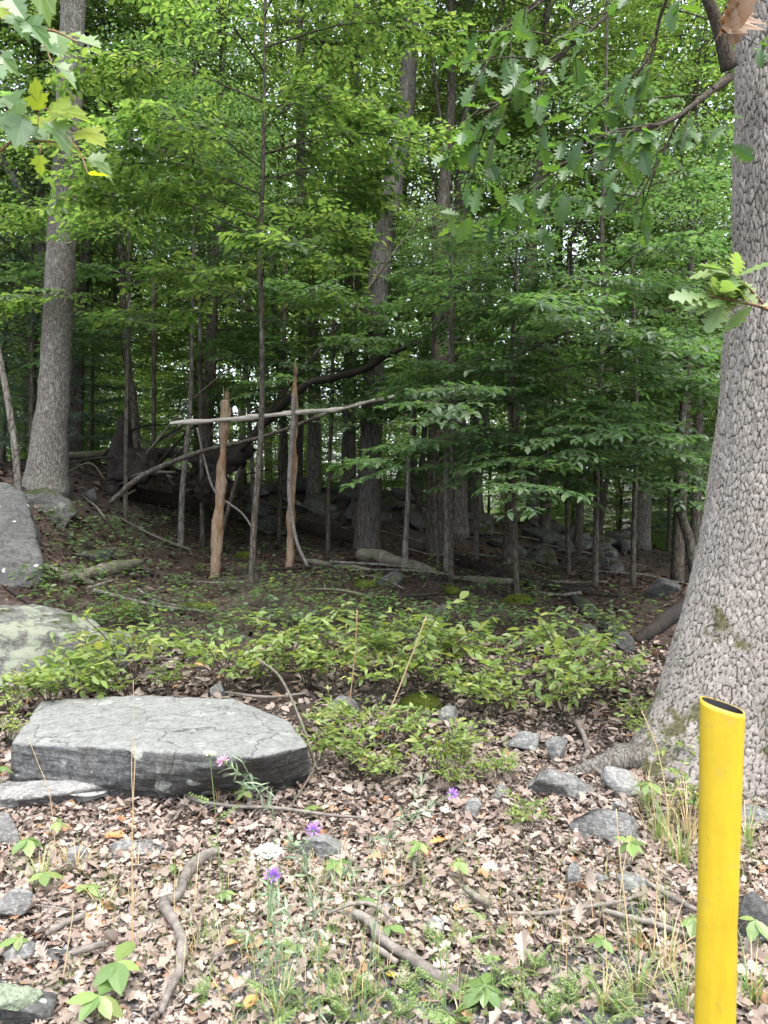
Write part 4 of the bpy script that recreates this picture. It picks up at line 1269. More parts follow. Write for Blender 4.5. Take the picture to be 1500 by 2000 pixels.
ROCKS = [
    ('rounded grey rock with pale flecks left of the bark-covered root', 982, 1424, 1062, 1470, 'rock', .8, 11),
    ('square grey stone between the round rock and the surface root', 1064, 1440, 1112, 1492, 'rock', .7, 12),
    ('long speckled grey rock below the shrub left of the oak', 1014, 1488, 1172, 1566, 'rock', .55, 13),
    ('upright pale speckled rock just left of the dry grass by the oak', 1172, 1500, 1262, 1562, 'rock_pale', .7, 14),
    ('wide lichen-spotted slab rock lowest in the group below the oak', 1112, 1572, 1272, 1655, 'rock', .5, 15),
    ('thin flat stone lying on the lichen-spotted slab rock', 1190, 1568, 1240, 1586, 'rock_pale', .6, 16),
    ('grey rounded rock half buried behind the purple flower', 580, 1634, 690, 1692, 'rock', .7, 17),
    ('flat bluish stone bedded in leaves below the big slab', 208, 1644, 348, 1680, 'rock', .6, 18),
    ('small round stone bedded in leaves left of the flat bluish one', 112, 1656, 172, 1690, 'rock', .7, 19),
    ('narrow upright pale stone in the leaves below the small purple flower', 906, 1560, 942, 1606, 'rock_pale', .7, 20),
    ('layered grey stone at the left edge above the lichen-capped one', -20, 1738, 64, 1800, 'rock', .7, 21),
    ('dark rough stone at the left edge below the pale ledge', -30, 1588, 44, 1660, 'rock', .7, 22),
    ('grey stone under the leaves near the lower left corner', 0, 1838, 92, 1886, 'rock', .7, 23),
    ('dark flat stone beside the grey stone near the lower left corner', 72, 1850, 150, 1892, 'rock_dark', .6, 24),
    ('dark slate stone at the right edge below the oak behind the yellow post', 1440, 1742, 1520, 1852, 'rock_dark', .5, 25),
    ('pale stone at the right edge at the oak foot behind the yellow post', 1446, 1574, 1530, 1612, 'rock_pale', .7, 26),
    ('grey flat stone right of the buried brown leaves, half hidden', 1106, 1684, 1136, 1742, 'rock', .7, 27),
    ('grey block with a pale top beside the dead stalks on the right', 1186, 1695, 1262, 1752, 'rock', .7, 28),
    ('thin slanted stone left of the grey block with a pale top', 1148, 1700, 1188, 1742, 'rock', .6, 29),
    ('small dark stone with a pointed tip below the grey block', 1222, 1770, 1252, 1800, 'rock_dark', .8, 30),
    ('small veined grey stone above the forked driftwood branch', 738, 1760, 774, 1784, 'rock', .8, 31),
    ('small pale grey stone beside the young white umbel', 826, 1798, 878, 1838, 'rock_pale', .8, 32),
    ('small bluish stone left of the narrow upright pale stone', 960, 1538, 992, 1566, 'rock', .8, 33),
    ('small white-spotted rock behind the mossy mound among shrubs', 856, 1384, 904, 1416, 'rock_pale', .8, 34),
    ('dark flat rock with pale top edge behind the slab under shrubs', 622, 1362, 702, 1398, 'rock', .6, 35),
    ('grey rock behind the left end of the slab among the shrubs', 400, 1336, 442, 1360, 'rock', .7, 36),
    ('grey rock peeping out of the shrub bank beside the lichen boulder', 205, 1235, 262, 1290, 'rock_lichen', .7, 37),
    ('grey sunken stone beside the twin umbel at the bottom of the gravel', 728, 1845, 766, 1872, 'rock', .7, 38),
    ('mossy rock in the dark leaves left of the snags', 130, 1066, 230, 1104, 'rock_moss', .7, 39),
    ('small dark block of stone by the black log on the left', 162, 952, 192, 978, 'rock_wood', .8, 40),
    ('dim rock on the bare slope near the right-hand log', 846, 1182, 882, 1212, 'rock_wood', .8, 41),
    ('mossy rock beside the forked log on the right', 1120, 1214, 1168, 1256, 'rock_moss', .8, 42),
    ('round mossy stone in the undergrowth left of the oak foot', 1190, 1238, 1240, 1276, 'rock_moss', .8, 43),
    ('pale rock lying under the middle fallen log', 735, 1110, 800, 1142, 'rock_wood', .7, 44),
    ('long grey rock in the shaded leaves before the oak', 1236, 1132, 1330, 1168, 'rock_wood', .6, 45),
]
for (lb, u0, v0, u1, v1, mt, dp, sd) in ROCKS:
    rock(lb, u0, v0 - 6, u1, v1 + 4, mt, dp, sd, 9 + sd % 6, sub=4, rough=.035, layer=.1 if sd % 2 else 0)
st = rock('grey stone with a thick pale green lichen cap in the lower left corner', -40, 1925, 112, 2030, 'rock_dark', .8, 46, 8)
# its lichen cap: thin crust
mb = MB(); V, T = cut_rock(np.array([-1.142, 2.385, .098]), (.080, .062, .030), 3, 4, 7, .28); mb.add(V, None, T)
m, nt = new_mat('lichen_crust'); g = G(nt); c = g.coord()
col = g.ramp(g.noise(c, 60, 5, .7), [(.32, (.06, .08, .045)), (.52, (.19, .23, .16)), (.7, (.29, .33, .255))])
g.out(g.n('BsdfPrincipled', {'Base Color': col, 'Roughness': .95, 'Normal': g.n('Bump', {'Height': g.noise(c, 80, 5, .7), 'Strength': 1.0, 'Distance': .02}).outputs[0]}).outputs[0])
M['lichen_crust'] = m
part(st, 'lichen', mb, m)

# rocks of the shaded ledge
LEDGE = 'rocks of the shaded ledge'
rng = np.random.default_rng(61)
for k in range(58):
    if k < 22:
        u, v = 500 + 210 * rng.random(), 905 + 150 * rng.random()
    elif k < 38:
        u, v = 730 + 270 * rng.random(), 955 + 110 * rng.random()
    else:
        u, v = 1000 + 230 * rng.random(), 1000 + 130 * rng.random()
    w = 30 + 60 * rng.random(); h = w * (.28 + .35 * rng.random())
    lb = ('dark moss-patched rock ' if k % 2 else 'dark flat rock ') + 'on the shaded ledge, ' + min(
        [(520, 'left of the taller snag'), (600, 'right of the taller snag'), (680, 'at the left foot of the crooked trunk'), (780, 'right of the crooked trunk'), (860, 'by the dark double trunk'),
         (945, 'right of the dark double trunk'), (1020, 'by the spotted leaning trunk'), (1100, 'left of the thin straight sapling'), (1200, 'right of the thin straight sapling')], key=lambda m: abs(m[0] - u))[1]
    d = 13 + 4 * rng.random(); x = (u - 750) / FPX * d; z = gz(x, d)
    mb = MB(); V, T = cut_rock((x, d, z + h / FPX * d * .25), (w / FPX * d * .5, w / FPX * d * .4, h / FPX * d * .5), 400 + k, 4, 18, .05, rng.random() * 3, .15)
    tl = .35 * rng.normal(); V = V - [x, d, z]; V = np.stack([V[:, 0], V[:, 1], V[:, 2] + tl * V[:, 0] * .6 + .25 * V[:, 1]], 1) + [x, d, z]
    mb.add(V, None, T)
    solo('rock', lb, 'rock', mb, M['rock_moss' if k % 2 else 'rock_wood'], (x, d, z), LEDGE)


def moss_mound(label, u0, v0, u1, v1, seed):
    p = at((u0 + u1) / 2, v1); w = (u1 - u0) / FPX * p[1]; c = p + [0, w * .35, 0]
    top = EYE - (v0 - 1000) / FPX * c[1]; h = max(top - gz(c[0], c[1]), .05)
    V, T = ICO[4]; V = V.copy()
    V = V + V * (.12 * vnoise(V, 2, seed, 2) + .05 * vnoise(V, 9, seed + 1, 2) + .03 * vnoise(V, 24, seed + 2))[:, None]
    mb = MB(); mb.add(V * [w / 2, w * .4, h * .85] * (1 + .25 * vnoise(V * [1, 1, 0], 1.3, seed + 9))[:, None] + c * [1, 1, 0] + [0, 0, gz(c[0], c[1])], None, T)
    solo('moss_mound', label, 'moss', mb, M['moss'], (c[0], c[1], gz(c[0], c[1])))


for a in [('bright green moss cushion between the shrubs right of the slab', 784, 1352, 864, 1392, 1), ('small round moss cushion beside the orange leaf', 742, 1456, 780, 1484, 2),
          ('low moss cushion in the dark leaves left of the shorter snag', 152, 1084, 212, 1106, 3), ('moss cushion among seedlings above the lichen boulder', 190, 1172, 262, 1204, 4),
          ('dark moss cushion at the left edge under the lichen boulder', -20, 1296, 66, 1338, 5), ('flat moss patch right of the shorter snag foot', 455, 1076, 500, 1090, 6),
          ('moss cushion in the shaded leaves below the dark double trunk', 862, 1142, 905, 1160, 7), ('broad dark moss cushion on the right, beside the right-hand log', 985, 1158, 1045, 1180, 8),
          ('moss patch on the slope left of the seedlings', 330, 1180, 420, 1196, 9), ('moss patch under the middle fallen log', 690, 1130, 735, 1148, 10)]:
    moss_mound(*a)


# ------------------------------------------------------------------ snags, fallen poles, logs, sticks
def lay(pts, lift=0.0):
    """photo points (u, v, width) -> a line lying on the ground"""
    P, r = [], []
    for p in pts:
        q = at(p[0], p[1]); w = p[2] * .5 * q[1] / FPX
        P.append(q + [0, 0, w * .6 + lift + (p[3] if len(p) > 3 else 0)]); r.append(w)
    return np.array(P), np.array(r)


def stick(name, label, cat, P, r, mat, seg=8, sub=5, rough=.004, lump=.0, seed=1, group=None, fs=14):
    mb = MB(); tube(mb, P, r, seg, sub, rough=rough, lump=lump, seed=seed, fs=fs)
    return solo(name, label, cat, mb, M[mat], P[0], group)


def snag(label, pts, d, mat, seed, splinters=True):
    P, r = px_line(pts, d); b = P[0].copy(); b[2] = gz(b[0], b[1]) - .15; P = np.vstack([b, P[1:]])
    base = b + [0, 0, .15]
    root = thing('snag', label, 'dead trunk', base)
    mb = MB(); tube(mb, P, r, 20, 12, rough=.018, lump=.022, seed=seed, fs=9, flare=.15); part(root, 'trunk', mb, M[mat])
    rng = np.random.default_rng(seed); mb = MB()
    for k in range(7):
        a = rng.random() * 6.28; q = P[-1] + np.array([math.cos(a), math.sin(a), 0]) * r[-1] * .55
        tube(mb, [q - [0, 0, .06], q + [.01 * rng.normal(), .01 * rng.normal(), .05 + .13 * rng.random()]], [.016, .002], 4, 1)
    part(root, 'splinters', mb, M[mat])['kind'] = 'stuff'
    return root


S1 = snag('shorter barkless tan snag standing left, crossed by the fallen pole', [(418, 1100, 19), (424, 1040, 17), (428, 1000, 16), (431, 960, 18), (433, 920, 17), (436, 880, 15), (438, 850, 15), (441, 815, 17), (441, 782, 14)], 9.5, 'snag', 3)
S2 = snag('taller thin brown snag with a pale split strip beside it', [(565, 1115, 15), (567, 1050, 14), (569, 1000, 15), (573, 900, 13), (576, 820, 13), (575, 760, 10), (577, 725, 6)], 9.6, 'snag', 5)
P, r = px_line([(573, 770, 9, 9.52), (572, 830, 10, 9.48), (567, 900, 9, 9.46), (565, 960, 9, 9.46), (570, 1010, 8, 9.45), (580, 1060, 7, 9.42), (600, 1105, 6, 9.38)], 9.5)
mb = MB(); tube(mb, P, r, 7, 6, rough=.004, seed=4); part(S2, 'split_strip', mb, M['grey_wood'])

P, r = px_line([(332, 827, 9, 9.38), (360, 825, 11, 9.38), (440, 820, 11, 9.39), (520, 812, 10, 9.44), (600, 804, 11, 9.55), (660, 800, 9, 9.65), (720, 785, 8, 9.8), (790, 770, 6, 10), (845, 752, 4, 10.2)], 9.5)
stick('fallen_pole', 'grey fallen pole lying level across both snags', 'fallen trunk', P, r, 'grey_pole', 14, 9, .012, .016, 6)
P, r = px_line([(215, 982, 11, 9.9), (270, 935, 11, 9.9), (330, 905, 10, 9.9), (400, 880, 9, 9.9), (480, 862, 8, 9.95), (560, 838, 8, 10), (660, 800, 9, 10.1), (740, 782, 7, 10.2), (830, 762, 5, 10.3)], 9.9)
stick('fallen_pole', 'long dark limb sloping up to the right under the level pole', 'fallen branch', P, r, 'bark_dark', 10, 6, .006, .006, 7)
P, r = px_line([(598, 752, 20, 10.6), (650, 738, 18, 10.6), (710, 722, 17, 10.7), (760, 692, 16, 10.8), (820, 668, 13, 10.9), (866, 655, 11, 11)], 10.6)
P = np.vstack([ray(470, 880, 10.9), ray(540, 800, 10.7), P]); r = np.concatenate([[.05, .06], r * .8])
stick('dead_limb', 'thick dark dead limb reaching right to the double trunk', 'fallen branch', P, r, 'dark_wood', 10, 6, .008, .012, 8)
P, r = px_line([(488, 862, 8, 11.2), (560, 760, 7, 11.2), (640, 662, 6, 11.2), (700, 590, 6, 11.2), (765, 500, 6, 11.2), (845, 392, 4, 11.2)], 11.2)
P = np.vstack([np.array([P[0][0] - .5, 11.2, gz(P[0][0] - .5, 11.2)]), P]); r = np.concatenate([[r[0] * 1.1], r])
stick('leaning_pole', 'thin dead stem leaning steeply right behind the snags', 'fallen branch', P, r, 'bark_dark', 8, 5, .003, .0, 9)
P, r = px_line([(385, 835, 4, 10.2), (400, 900, 4, 10.2), (420, 960, 5, 10.1), (470, 1000, 4, 10), (492, 1030, 4, 9.9)], 10)
stick('stick', 'thin bent grey vine-like stem left of the shorter snag', 'stick', P, r, 'grey_wood', 6, 5, .002)
P, r = px_line([(690, 790, 5, 10.2), (700, 880, 5, 10.2), (715, 920, 4, 10.2)], 10)
P2, r2 = lay([(660, 925, 4), (700, 985, 4)]); 
# rotten stump and its upturned wood
st = snag('rotten dark broken stump on the left with ragged top', [(236, 915, 62), (238, 885, 46), (243, 850, 32), (242, 825, 22), (246, 812, 12)], 11.8, 'dark_wood', 11)
hull_rock('root_mass', 'dark rotten upturned wood mass beside the broken stump', [ray(215, 900, 11.6), ray(290, 875, 11.6), ray(325, 890, 11.8), ray(330, 930, 11.5), ray(210, 940, 11.4), ray(270, 940, 11.2), ray(300, 900, 12.2), ray(230, 900, 12.3)], 'dark_wood', .045, .16, .10, 12, 'rotten log', .05)
hull_rock('root_mass', 'dark splintered root plate leaning behind the shorter snag', [ray(368, 960, 11.6), ray(385, 900, 11.6), ray(430, 880, 11.4), ray(478, 862, 11.2), ray(490, 880, 11.2), ray(420, 930, 11.2), ray(395, 985, 11.0), ray(400, 880, 12.2), ray(470, 880, 12.0), ray(380, 970, 12)], 'dark_wood', .045, .15, .09, 14, 'rotten log', .05)

LOGS = [
    ('weathered brown log lying level before the broken stump', [(120, 927, 12, .25), (200, 928, 18, .28), (280, 925, 22, .3), (360, 920, 18, .3), (400, 915, 12, .3)], 'log'),
    ('black rotten log sloping right beneath the fallen limb', [(215, 968, 28), (290, 982, 34), (370, 1000, 36), (450, 1015, 30), (540, 1030, 20)], 'dark_wood'),
    ('short grey hollow log on the left below the mossy stones', [(118, 1138, 20), (165, 1132, 26), (215, 1120, 28), (250, 1112, 22), (278, 1100, 10)], 'log'),
    ('thin pale stick beside the short grey hollow log', [(170, 1152, 7), (205, 1142, 8), (240, 1132, 6)], 'grey_wood'),
    ('dark broad log at the left foot of the tall crooked trunk', [(590, 1035, 26), (630, 1048, 32), (680, 1058, 30), (712, 1066, 22)], 'dark_wood'),
    ('long thin log running from the taller snag to the right', [(592, 1098, 9), (640, 1106, 12), (690, 1112, 13), (730, 1118, 9)], 'log'),
    ('middle fallen log with broken grey end below the crooked trunk', [(702, 1092, 26), (745, 1098, 28), (800, 1112, 24), (850, 1126, 18)], 'log'),
    ('long dark log on the right slope, stretching to the oak', [(885, 1098, 26), (940, 1116, 26), (1010, 1140, 24), (1060, 1150, 22), (1130, 1160, 14), (1220, 1168, 8)], 'dark_wood'),
    ('paler slim log lying in front of the long dark log', [(878, 1132, 10), (950, 1138, 13), (1020, 1142, 14), (1080, 1150, 11), (1140, 1162, 7)], 'log'),
    ('mossy log on the right sloping toward the oak foot', [(1110, 1160, 14), (1150, 1200, 26), (1195, 1232, 30), (1220, 1250, 22)], 'rock_moss'),
    ('log lying flat behind the crooked trunk on the ledge', [(740, 988, 14), (790, 996, 20), (830, 1008, 16)], 'log'),
    ('dark thick root-like log in front of the oak on the right', [(1240, 1258, 18), (1275, 1240, 26), (1310, 1215, 34), (1345, 1190, 40)], 'dark_wood'),
    ('thin dark stick in the shaded leaves right of centre', [(840, 1172, 6), (900, 1195, 7), (960, 1208, 6), (1020, 1216, 4)], 'dark_wood'),
    ('brown branch in the leaves behind the left end of the slab', [(262, 1336, 14), (300, 1318, 15), (345, 1300, 12)], 'grey_wood'),
    ('thin dark branch in the shrubs at the far left', [(15, 1152, 8), (55, 1180, 10), (85, 1200, 7)], 'dark_wood'),
]
for k, (lb, pts, mt) in enumerate(LOGS):
    P, r = lay(pts); stick('fallen_log' if pts[1][2] > 11 else 'stick', lb, 'log' if pts[1][2] > 11 else 'stick', P, r, mt, 12, 6, .012, .02, 40 + k, fs=8)
rng = np.random.default_rng(90)
for k in range(34):
    u, v = 120 + 1200 * rng.random(), 985 + 190 * rng.random()
    if 380 > u > 0 and v < 1010: continue
    a = at(u, v); L = .5 + 1.4 * rng.random(); az = rng.normal() * .5 + (0 if k % 2 else 3.14); e = a + [math.cos(az) * L, math.sin(az) * L * .6, 0]; mdl = (a + e) / 2 + rng.normal(size=3) * .06
    P = np.array([[p[0], p[1], gz(p[0], p[1]) + .03 + .05 * rng.random()] for p in (a, mdl, e)])
    lb = 'dead stick on shaded leaves, ' + min([(150, 'left of the mossy stones'), (300, 'below the rotten stump'), (400, 'left of the shorter snag'), (490, 'between the two snags'), (600, 'right of the taller snag'),
            (700, 'at the foot of the crooked trunk'), (800, 'beside the knotty dead sapling'), (900, 'below the dark double trunk'), (1000, 'by the spotted leaning trunk'), (1160, 'by the thin straight sapling'), (1290, 'left of the big oak foot')], key=lambda m: abs(m[0] - u))[1] + (', near the shrubs' if v > 1090 else ', farther back')
    stick('stick', lb, 'stick', P, np.array([.018, .014, .006]) * (.6 + rng.random()), ['dark_wood', 'log', 'bark_grey'][k % 3], 6, 4, .003, 0, k, 'sticks on the shaded forest floor')

rng = np.random.default_rng(95)
for k in range(24):
    u, v = 190 + 310 * rng.random(), 850 + 125 * rng.random(); d = 11 + 1.2 * rng.random(); L = .5 + 1.1 * rng.random(); az = rng.random() * 3.14
    a = ray(u, v, d); dv = np.array([math.cos(az), .3 * rng.normal(), .55 * rng.normal()]) * L; e = a + dv
    a[2] = max(a[2], gz(a[0], a[1]) + .02); e[2] = max(e[2], gz(e[0], e[1]) + .02); m1 = (a + e) / 2 + rng.normal(size=3) * .08 * L
    stick('dead_branch', 'thin dead branch in the dark tangle round the rotten stump', 'dead branch', np.array([a, m1, e]), np.array([.022, .016, .005]) * (.5 + .8 * rng.random()), ['bark_dark', 'dark_wood', 'log'][k % 3], 6, 5, .003, .004, k, 'dead branches of the tangle')

STICKS = [
    ('forked_branch', 'crooked grey driftwood-like branch curving down the left foreground', [(424, 1684, 16), (395, 1702, 19), (368, 1732, 20), (345, 1778, 19), (320, 1798, 22), (345, 1840, 18), (356, 1880, 19), (348, 1930, 17), (330, 1975, 15), (315, 2010, 12)], 'grey_wood'),
    ('branch', 'weathered ridged branch running down the bottom middle to the right', [(690, 1812, 12), (715, 1826, 20), (732, 1840, 20), (738, 1862, 20), (765, 1885, 22), (800, 1905, 22), (835, 1930, 24), (870, 1955, 20), (895, 1972, 12)], 'grey_wood'),
    ('stick', 'short smooth stick beside the weathered ridged branch', [(722, 1878, 12), (748, 1892, 13), (775, 1908, 12)], 'grey_wood'),
    ('stick', 'short dark stick lying in the leaves right of centre', [(906, 1760, 12), (930, 1778, 15), (955, 1797, 14)], 'log'),
    ('twig', 'long pale twig lying level in the right foreground', [(985, 1806, 6), (1060, 1808, 8), (1130, 1800, 8), (1200, 1786, 7), (1260, 1768, 5)], 'grey_wood'),
    ('stick', 'pale stick running down to the yellow post', [(1176, 1808, 9), (1235, 1824, 11), (1300, 1842, 12), (1372, 1868, 9)], 'grey_wood'),
    ('stick', 'straight grey stick slanting behind the yellow post', [(1238, 1732, 8), (1290, 1766, 10), (1340, 1794, 10), (1375, 1812, 8)], 'grey_wood'),
    ('stick', 'bent grey root-like stick beside the stones left of the oak', [(1122, 1425, 8), (1140, 1455, 10), (1148, 1485, 11), (1140, 1503, 11), (1160, 1520, 10), (1182, 1535, 8)], 'grey_wood'),
    ('twig', 'thin twig along the leaves in front of the slab', [(338, 1546, 4), (375, 1580, 6), (450, 1596, 7), (540, 1600, 7), (640, 1610, 6), (708, 1617, 5)], 'grey_wood'),
    ('stick', 'arched thin stick just above the weathered ridged branch', [(640, 1812, 6), (690, 1806, 8, .02), (730, 1812, 8, .03), (770, 1828, 7)], 'grey_wood'),
    ('stick', 'thin curved dark stick in the middle of the leaves', [(808, 1700, 7), (808, 1730, 8), (790, 1748, 8), (750, 1758, 5)], 'log'),
    ('stick', 'half-buried stick left of the crooked driftwood-like branch', [(90, 1850, 10), (130, 1832, 13), (165, 1815, 13)], 'grey_wood'),
    ('stick', 'bleached stick lying in the leaves near the lower left', [(140, 1892, 14), (180, 1882, 16), (205, 1872, 13)], 'grey_wood'),
    ('twig', 'fine twig crossing the leaves at the left edge', [(0, 1788, 4), (60, 1796, 4), (140, 1800, 3)], 'grey_wood'),
    ('twig', 'forked brown twig over the right end of the slab', [(500, 1398, 4, .34), (545, 1435, 5, .33), (585, 1485, 5, .2), (620, 1530, 4, .02)], 'log'),
    ('twig', 'second thin twig leaning on the right end of the slab', [(618, 1520, 4, .05), (600, 1550, 4, .02), (570, 1590, 3)], 'log'),
    ('twig', 'thin twig lying along the back edge of the slab', [(180, 1366, 4, .22), (240, 1358, 6, .2), (300, 1352, 5, .2), (350, 1356, 3, .2)], 'grey_wood'),
    ('twig', 'fine grey twig in the leaves behind the slab', [(440, 1366, 5), (520, 1376, 6), (600, 1368, 4)], 'grey_wood'),
    ('twig', 'dark twig left of the small dark stone on the right', [(930, 1650, 5), (905, 1665, 6), (880, 1690, 4)], 'log'),
]
for k, (nm, lb, pts, mt) in enumerate(STICKS):
    P, r = lay(pts, .042); stick(nm, lb, nm.replace('_', ' ').replace('forked ', ''), P, r, mt, 10, 6, .004 if pts[1][2] > 9 else .001, .006 if pts[1][2] > 15 else 0, 70 + k, fs=20)

# ------------------------------------------------------------------ leaf litter, gravel
def scatter(n, y0, y1, rng, widen=1.12, power=1.0):
    """points on the ground inside (a little beyond) the view, evenly per square metre"""
    y = np.sqrt(y0 ** 2 + (y1 ** 2 - y0 ** 2) * rng.random(n) ** power)
    x = (rng.random(n) - .5) * (y * widen + .5)
    return x, y


def litter():
    rng = np.random.default_rng(100); mb = MB()
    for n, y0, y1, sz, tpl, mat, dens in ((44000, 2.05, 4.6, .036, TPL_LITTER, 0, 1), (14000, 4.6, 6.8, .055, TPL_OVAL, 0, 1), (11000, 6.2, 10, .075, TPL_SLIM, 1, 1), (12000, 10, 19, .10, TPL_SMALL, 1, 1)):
        x, y = scatter(n, y0, y1, rng)
        P = np.stack([x, y, 0 * x], 1)
        keep = vnoise(P, .9, 12, 2) + .25 * rng.normal(size=n) > (-.42 if y0 < 4 else -.3)
        keep &= ~((y < 2.75) & (np.abs(x - .3 + .2 * (y - 2.2)) < .75) & (rng.random(n) < .72))       # the gravelly strip shows through
        x, y, P = x[keep], y[keep], P[keep]; n = len(x)
        z = ground_z(x, y) + .004 + .035 * rng.random(n) ** 2
        a = rng.random(n) * 6.283
        d = np.stack([np.cos(a), np.sin(a), .13 * rng.normal(size=n)], 1)
        nn = np.stack([.25 * rng.normal(size=n), .25 * rng.normal(size=n), np.ones(n)], 1)
        s = sz * (.5 + 1.25 * rng.random(n) ** 2.2)
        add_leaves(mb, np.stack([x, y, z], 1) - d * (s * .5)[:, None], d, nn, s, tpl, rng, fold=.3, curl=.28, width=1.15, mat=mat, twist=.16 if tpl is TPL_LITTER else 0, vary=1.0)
    n = 30000; x, y = scatter(n, 1.0, 9, rng, 2.4)
    keep = np.abs(x) > y * .56 + .2
    x, y = x[keep], y[keep]; n = len(x); a = rng.random(n) * 6.283
    add_leaves(mb, np.stack([x, y, ground_z(x, y) + .004 + .03 * rng.random(n) ** 2], 1), np.stack([np.cos(a), np.sin(a), .15 * rng.normal(size=n)], 1),
               np.stack([.25 * rng.normal(size=n), .25 * rng.normal(size=n), np.ones(n)], 1), .045 * (.6 + rng.random(n)), TPL_SMALL, rng, fold=.35, curl=.3, width=1.3)
    n = 900; x, y = scatter(n, 2.05, 5.0, rng); a = rng.random(n) * 6.283
    d = np.stack([np.cos(a), np.sin(a), .16 * rng.normal(size=n)], 1); sz = .05 + .045 * rng.random(n)
    add_leaves(mb, np.stack([x, y, ground_z(x, y) + .03 + .012 * rng.random(n)], 1) - d * (sz * .5)[:, None], d, np.stack([.25 * rng.normal(size=n), .25 * rng.normal(size=n), np.ones(n)], 1), sz, TPL_OAK, rng, fold=.3, curl=.3, twist=.15, vary=.9)
    link('leaf_litter', mb.mesh('leaf_litter', [M['litter'], M['litter_shaded']]), kind='stuff')
    # crumbs: broken leaf bits and twiglets
    mb = MB(); n = 9000
    x, y = scatter(n, 2.05, 5.2, rng)
    z = ground_z(x, y) + .003 + .03 * rng.random(n)
    a = rng.random(n) * 6.283; d = np.stack([np.cos(a), np.sin(a), .3 * rng.normal(size=n)], 1)
    add_leaves(mb, np.stack([x, y, z], 1), d, np.stack([.5 * rng.normal(size=n), .5 * rng.normal(size=n), np.ones(n)], 1), .02 + .03 * rng.random(n), TPL_SMALL, rng, fold=.5, curl=.3)
    n = 3200; x, y = scatter(n, 2.05, 6.5, rng); z = ground_z(x, y) + .015 + .03 * rng.random(n); a = rng.random(n) * 6.283
    for k in range(n):
        L = .05 + .16 * rng.random() ** 2; v = np.array([math.cos(a[k]), math.sin(a[k]), .2 * rng.normal()]) * L
        p = np.array([x[k], y[k], z[k]])
        tube(mb, [p, p + v * .5 + rng.normal(size=3) * .006, p + v], [.0022, .002, .001], 3, 1, mat=1, rnd=rng.random(), caps=False)
    link('litter_crumbs', mb.mesh('litter_crumbs', [M['litter'], M['grey_wood']]), kind='stuff')
    # gravel
    mb = MB(); V0 = np.array([(1, 0, 0), (-1, 0, 0), (0, 1, 0), (0, -1, 0), (0, 0, 1), (0, 0, -1)], float)
    T0 = np.array([(0, 2, 4), (2, 1, 4), (1, 3, 4), (3, 0, 4), (2, 0, 5), (1, 2, 5), (3, 1, 5), (0, 3, 5)])
    n = 5200; x, y = scatter(n, 2.0, 3.1, rng)
    z = ground_z(x, y)
    s = (.004 + .010 * rng.random(n) ** 2.5)[:, None, None]
    sh = .55 + .7 * rng.random((n, 6, 3))
    V = np.stack([x, y, z], 1)[:, None] + V0[None] * s * sh
    mb.add(V.reshape(-1, 3), None, (T0[None] + (np.arange(n) * 6)[:, None, None]).reshape(-1, 3), 0, np.repeat(rng.random(n), 6))
    m, nt = new_mat('gravel_stone'); g = G(nt)
    col = g.ramp(g.n('Attribute', attribute_name='rnd').outputs['Fac'], [(0, (.05, .05, .055)), (.6, (.13, .135, .15)), (1, (.26, .27, .29))])
    g.out(g.n('BsdfPrincipled', {'Base Color': col, 'Roughness': .85}).outputs[0])
    link('gravel', mb.mesh('gravel', m), kind='stuff')


litter()


# single fallen leaves one can pick out
def fallen(label, u, v, size, tpl, mat, seed, az=0.0, tilt=.3, lift=.035):
    rng = np.random.default_rng(seed); p = at(u, v) + [0, 0, lift]
    mb = MB(); d = np.array([math.cos(az), math.sin(az), .12]); n = np.array([.2 * rng.normal(), -tilt, 1.])
    d = nrm(d[None])[0]
    add_leaves(mb, [p - d * size * .5], [d], [n], size, tpl, rng, fold=.35, curl=.28, twist=.1, vary=.2)
    solo('fallen_leaf', label, 'fallen leaf', mb, M[mat], p, 'single fallen leaves', smooth=False)


for a in [('single bright yellow leaf on the gravel by the ridged branch', 764, 1925, .05, TPL_OVAL, 'yellow_leaf', 1, -.6), ('large orange-brown oak leaf in the right middle of the litter', 862, 1655, .15, TPL_OAK, 'orange_leaf', 2, .5),
          ('smaller tan curled leaf left of the dark flat twig on the right', 956, 1720, .10, TPL_LITTER, 'orange_leaf', 3, .2), ('broad pale brown leaf behind the purple flower', 640, 1592, .13, TPL_OAK, 'oak_dead', 4, 2.8),
          ('orange curled oak leaf near the left driftwood branch', 178, 1810, .11, TPL_OAK, 'orange_leaf', 5, -.4), ('tan leaf standing on edge beside the orange curled one', 205, 1795, .10, TPL_OAK, 'oak_dead', 6, 1.2, .8),
          ('small orange leaf beside the round moss cushion', 740, 1450, .07, TPL_OVAL, 'orange_leaf', 7, 2.2), ('light tan curled leaf below the dark undercut of the slab', 225, 1645, .11, TPL_LITTER, 'orange_leaf', 8, .1),
          ('orange leaf scrap at the bottom edge below the ridged branch', 492, 1985, .08, TPL_OVAL, 'orange_leaf', 9, 1.2), ('brown oak leaf caught beside the purple flower stem', 735, 1690, .10, TPL_OAK, 'oak_dead', 10, .4),
          ('orange leaf near the right pale twig', 455, 1862, .06, TPL_OVAL, 'orange_leaf', 11, .8), ('small tan leaf lying on the slab near its back right', 388, 1384, .07, TPL_OVAL, 'orange_leaf', 12, .1, .1, .31)]:
    fallen(*a)

# ------------------------------------------------------------------ shrubs
SHRUB_LEAF = leaf_meshes('shrub_leaf', strip([0, .2, .5, .8, 1], [0, .17, .23, .15, 0]), 'shrub', 4, fold=.3, curl=.2, twist=.04)


